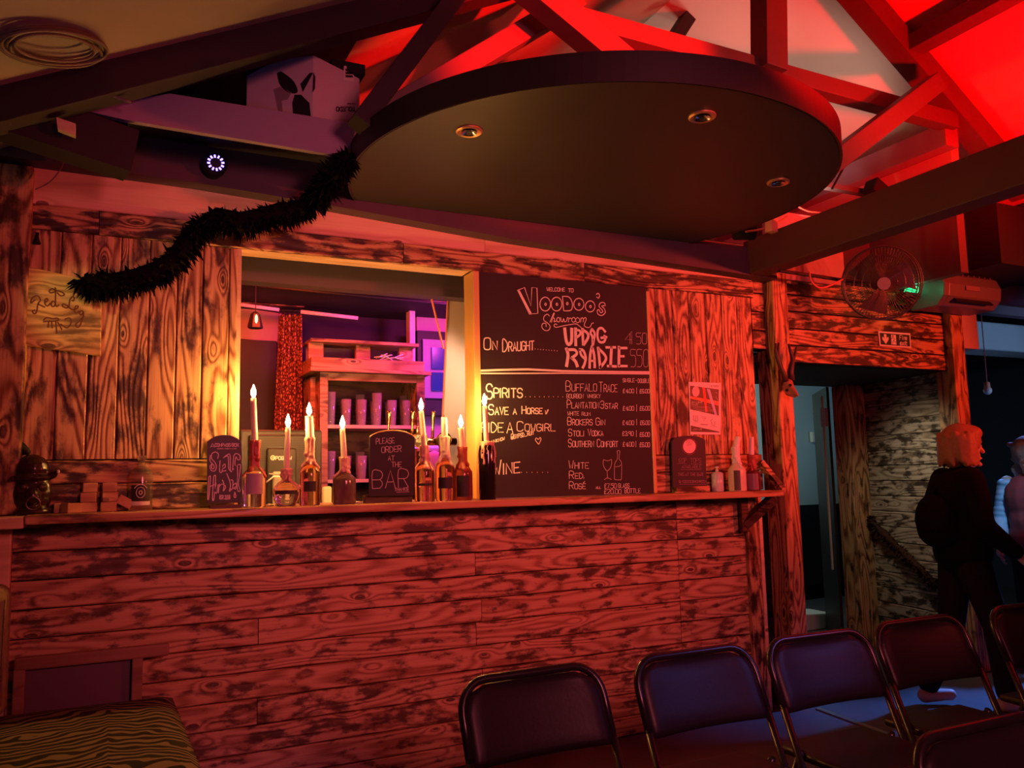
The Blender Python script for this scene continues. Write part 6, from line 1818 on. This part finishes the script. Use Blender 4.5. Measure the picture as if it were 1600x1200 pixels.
# ------------------------------------------------------------------ people
def person(loc, rz, label, P):
    t_ = thing('person', (0, 0, 0), label, 'person')
    Hd = P['head']
    # body: trunk, neck, head, limbs as one surface
    mb_ = MB()
    J = P['J']
    V3 = lambda k: Vector(J[k])
    mb_.chain([V3('pelvis'), V3('belly'), V3('chest')], [.125, .118, .13]); mb_.ell(V3('chest'), (.10, .17, .14)); mb_.ell(V3('pelvis'), (.11, .155, .12))
    mb_.chain([V3('chest') + Z_ * .08, V3('neck'), V3('head') - Z_ * .06], [.07, .054, .05])
    h = V3('head')
    mb_.ell(h + Z_ * .02, (.094, .074, .108)); mb_.ell(h + Vector((.028, 0, -.045)), (.062, .054, .066))
    mb_.capsule(h + Vector((.092, 0, .012)), h + Vector((.110, 0, -.022)), .009, .013)      # nose
    mb_.ell(h + Vector((.080, 0, -.098)), (.02, .022, .016))                                # chin
    mb_.ell(h + Vector((.088, 0, -.062)), (.012, .024, .008))                               # lips
    mb_.ell(h + Vector((.084, 0, .035)), (.014, .05, .010))                                 # brow
    for s_ in (-1, 1):
        mb_.ell(h + Vector((-.005, s_ * .074, -.005)), (.018, .010, .030))
    for s_, S in ((1, 'L'), (-1, 'R')):
        mb_.chain([V3('sh' + S), V3('el' + S), V3('wr' + S)], [.050, .040, .026])
        wr = V3('wr' + S); d_ = (wr - V3('el' + S)).normalized()
        pd = d_ * .045
        mb_.capsule(wr, wr + pd * 1.6, .026, .033)
        side = Vector((0, 1, 0)); side = (side - d_ * side.dot(d_)).normalized(); up_ = d_.cross(side)
        for q in range(4):
            o_ = up_ * ((q - 1.5) * .017)
            b0_ = wr + pd * 2.0 + o_; L_ = (.062, .072, .068, .052)[q]
            b1_ = b0_ + d_ * L_ * .5 + side * (-.006 * s_); b2_ = b1_ + d_ * L_ * .35 + side * (-.022 * s_)
            mb_.chain([b0_, b1_, b2_], [.0090, .0082, .0068], 8)
        th0 = wr + pd * .7 + up_ * .026; mb_.chain([th0, th0 + d_ * .03 + up_ * .018, th0 + d_ * .055 + up_ * .02], [.0105, .0095, .0075], 8)
        mb_.chain([V3('hip' + S), V3('kn' + S), V3('an' + S)], [.085, .056, .038])
        an = V3('an' + S); mb_.capsule(an + Vector((-.02, 0, -.035)), an + Vector((.12, 0, -.048 + P['toe' + S])), .034, .024)
    ob_ = mb_.build('body', SKIN, t_, True); remesh(ob_, .0058, 3)
    for nm, fn in P['clothes']:
        mbc, m2, vox = fn(J); o2 = mbc.build(nm, m2, t_, True); remesh(o2, vox, 4)
    for s_ in (-1, 1):
        mb2 = MB(); mb2.ell(h + Vector((.080, s_ * .030, .012)), (.010, .012, .008)); e_ = mb2.build('eye', WHITE, t_, True)
        mb2 = MB(); mb2.ell(h + Vector((.088, s_ * .031, .012)), (.004, .006, .006)); mb2.build('iris', MATTBLACK, e_, True)
    t_.location = loc; t_.rotation_euler = (0, 0, rz)
    return t_


CLOTHK = mat('black_jacket_cloth', (.006, .005, .007), .9, spec=.12); TROUS = mat('dark_trousers', (.016, .011, .013), .9, spec=.15)
HAIRA = mat('fair_hair', (.34, .17, .10), .55, noise=.3, nscale=70); SHOE = mat('pink_leather_shoe', (.55, .30, .28), .5)
JA = dict(pelvis=(0, 0, .90), belly=(.005, 0, 1.02), chest=(.015, 0, 1.20), neck=(.03, 0, 1.385), head=(.055, 0, 1.50),
          shL=(.0, .165, 1.315), elL=(-.09, .20, 1.07), wrL=(.09, .20, .92), shR=(.0, -.165, 1.315), elR=(.02, -.215, 1.05), wrR=(.20, -.20, .90),
          hipL=(0, .085, .86), knL=(-.06, .08, .46), anL=(-.22, .075, .095), hipR=(0, -.085, .86), knR=(.12, -.08, .47), anR=(.15, -.075, .075))
def jacketA(J):
    V = lambda k: Vector(J[k]); m1 = MB()
    m1.ell(V('chest'), (.145, .21, .17)); m1.ell(V('belly'), (.145, .195, .17)); m1.ell(V('pelvis'), (.155, .20, .15))
    m1.ell(V('chest') + Vector((-.06, 0, .02)), (.12, .18, .16)); m1.capsule(V('chest') + Z_ * .10, V('neck') - Z_ * .02, .10, .066)
    for S in 'LR': m1.chain([V('sh' + S), V('el' + S), V('wr' + S) * .96 + V('el' + S) * .04], [.076, .066, .048])
    return m1, CLOTHK, .011
def trousA(J):
    V = lambda k: Vector(J[k]); m1 = MB(); m1.ell(V('pelvis'), (.13, .175, .12))
    for S in 'LR': m1.chain([V('hip' + S), V('kn' + S), V('an' + S) + Z_ * .03], [.102, .076, .062])
    return m1, TROUS, .011
def hairA(J):
    h = Vector(J['head']); m1 = MB(); rr = random.Random(4)
    m1.ell(h + Vector((-.020, 0, .045)), (.118, .104, .108)); m1.ell(h + Vector((-.065, 0, -.02)), (.085, .102, .100)); m1.ell(h + Vector((.022, 0, .088)), (.090, .080, .055))
    for k in range(110):
        a = rr.uniform(1.0, 2 * pi - 1.0); z = rr.uniform(-.075, .045); R1 = .112 * sqrt(max(.2, 1 - (max(z, 0) / .16) ** 2))
        m1.capsule(h + Vector((-.03 + R1 * .96 * cos(a), R1 * .88 * sin(a), z + .05)), h + Vector((-.03 + R1 * cos(a + .1), R1 * .92 * sin(a + .1), z - .03)), .013, .011, 8)
    for s_ in (-1, 1): m1.capsule(h + Vector((-.02, s_ * .080, .04)), h + Vector((-.03, s_ * .086, -.085)), .038, .028)
    return m1, HAIRA, .007
def shoesA(J, which):
    m1 = MB()
    for S, tz in ((which, .02 if which == 'L' else .0),):
        a = Vector(J['an' + S]); m1.capsule(a + Vector((-.03, 0, -.04)), a + Vector((.12, 0, -.056 + tz)), .043, .032)
    return m1, SHOE, .008
base1 = at(1524, 1106, Z=0.0)
person((base1.x, base1.y, 0), atan2(-.46, .88), 'person in a black jacket walking right past the pillar', dict(head=1, J=JA, toeL=.0, toeR=.0, clothes=[('jacket', jacketA), ('trousers', trousA), ('hair', hairA), ('shoe', lambda J: shoesA(J, 'L')), ('shoe', lambda J: shoesA(J, 'R'))]))
# shoulder bag carried at the back
q = at(1460, 812, Y=base1.y + .03)
t = thing('shoulder_bag', (q.x, q.y, q.z - .12), 'black soft bag slung behind the walking person', 'bag')
mb = MB(); mb.ell(q, (.085, .12, .15)); mb.ell(q + Vector((.03, 0, -.06)), (.10, .13, .11)); ob = mb.build('pouch', CLOTHK, t, True); remesh(ob, .012, 3)
mb = MB(); mb.tube([q + Vector((.0, .02, .14)), q + Vector((.10, -.05, .26)), q + Vector((.17, -.10, .30))], .012, 8); mb.build('strap', CLOTHK, t, True)

BLUESHOE = mat('pale_blue_shoe', (.5, .65, .8), .5); BLUEC = mat('pale_blue_blouse', (.42, .62, .80), .6); REDC = mat('dark_red_vest', (.35, .06, .06), .7); HAIRB = mat('brown_curly_hair', (.30, .16, .12), .6, noise=.4, nscale=60)
JB = dict(pelvis=(0, 0, .88), belly=(.0, 0, 1.0), chest=(.01, 0, 1.16), neck=(.02, 0, 1.33), head=(.045, 0, 1.45), shL=(0, .165, 1.27), elL=(-.02, .23, 1.02), wrL=(.12, .20, .86), shR=(0, -.165, 1.27), elR=(-.02, -.23, 1.02), wrR=(.08, -.22, .82),
          hipL=(0, .085, .84), knL=(.02, .09, .46), anL=(0, .09, .075), hipR=(0, -.085, .84), knR=(.02, -.09, .46), anR=(0, -.09, .075))
def vestB(J):
    V = lambda k: Vector(J[k]); m1 = MB(); m1.ell(V('chest'), (.155, .20, .19)); m1.ell(V('belly'), (.152, .18, .18)); m1.ell(V('pelvis'), (.15, .19, .15)); return m1, REDC, .012
def blouseB(J):
    V = lambda k: Vector(J[k]); m1 = MB(); rr = random.Random(3)
    for S in 'LR':
        for i in range(14):
            f_ = i / 13; a, b, c_ = V('sh' + S), V('el' + S), V('wr' + S)
            p_ = a.lerp(b, f_ * 2) if f_ < .5 else b.lerp(c_, (f_ - .5) * 1.8)
            m1.ell(p_, (.075 - .02 * f_ + rr.uniform(-.012, .012), .07 - .02 * f_, .032))
    return m1, BLUEC, .010
def hairB(J):
    h = Vector(J['head']); m1 = MB(); rr = random.Random(9); m1.ell(h + Vector((-.02, 0, .05)), (.128, .118, .115)); m1.ell(h + Vector((-.065, 0, -.08)), (.075, .115, .17))
    for k in range(60):
        z = rr.uniform(-.26, .10); lim = 1.25 if z > 0 else 1.75; a = rr.uniform(lim, 2 * pi - lim); m1.ell(h + Vector((-.02 + .12 * cos(a), .12 * sin(a), z)), rr.uniform(.020, .032), 8, 6)
    return m1, HAIRB, .010
def shoesB(J, which):
    m1 = MB()
    for S in which:
        a = Vector(J['an' + S]); m1.capsule(a + Vector((-.03, 0, -.03)), a + Vector((.12, 0, -.042)), .042, .032)
    return m1, BLUESHOE, .010
vB = FW + RT * ((1612 - 800) / FOC) + DN * ((738 - 600) / FOC); gB = CAM + vB * 6.1
person((gB.x, gB.y, 0), radians(200), 'curly haired person in a pale blue blouse cut by the right edge', dict(head=1, J=JB, toeL=0, toeR=0, clothes=[('vest', vestB), ('blouse', blouseB), ('trousers', trousA), ('hair', hairB), ('shoe', lambda J: shoesB(J, 'L')), ('shoe', lambda J: shoesB(J, 'R'))]))
# ------------------------------------------------------------------ tidy up
for o in bpy.data.objects:
    if '_org' in o: del o['_org']
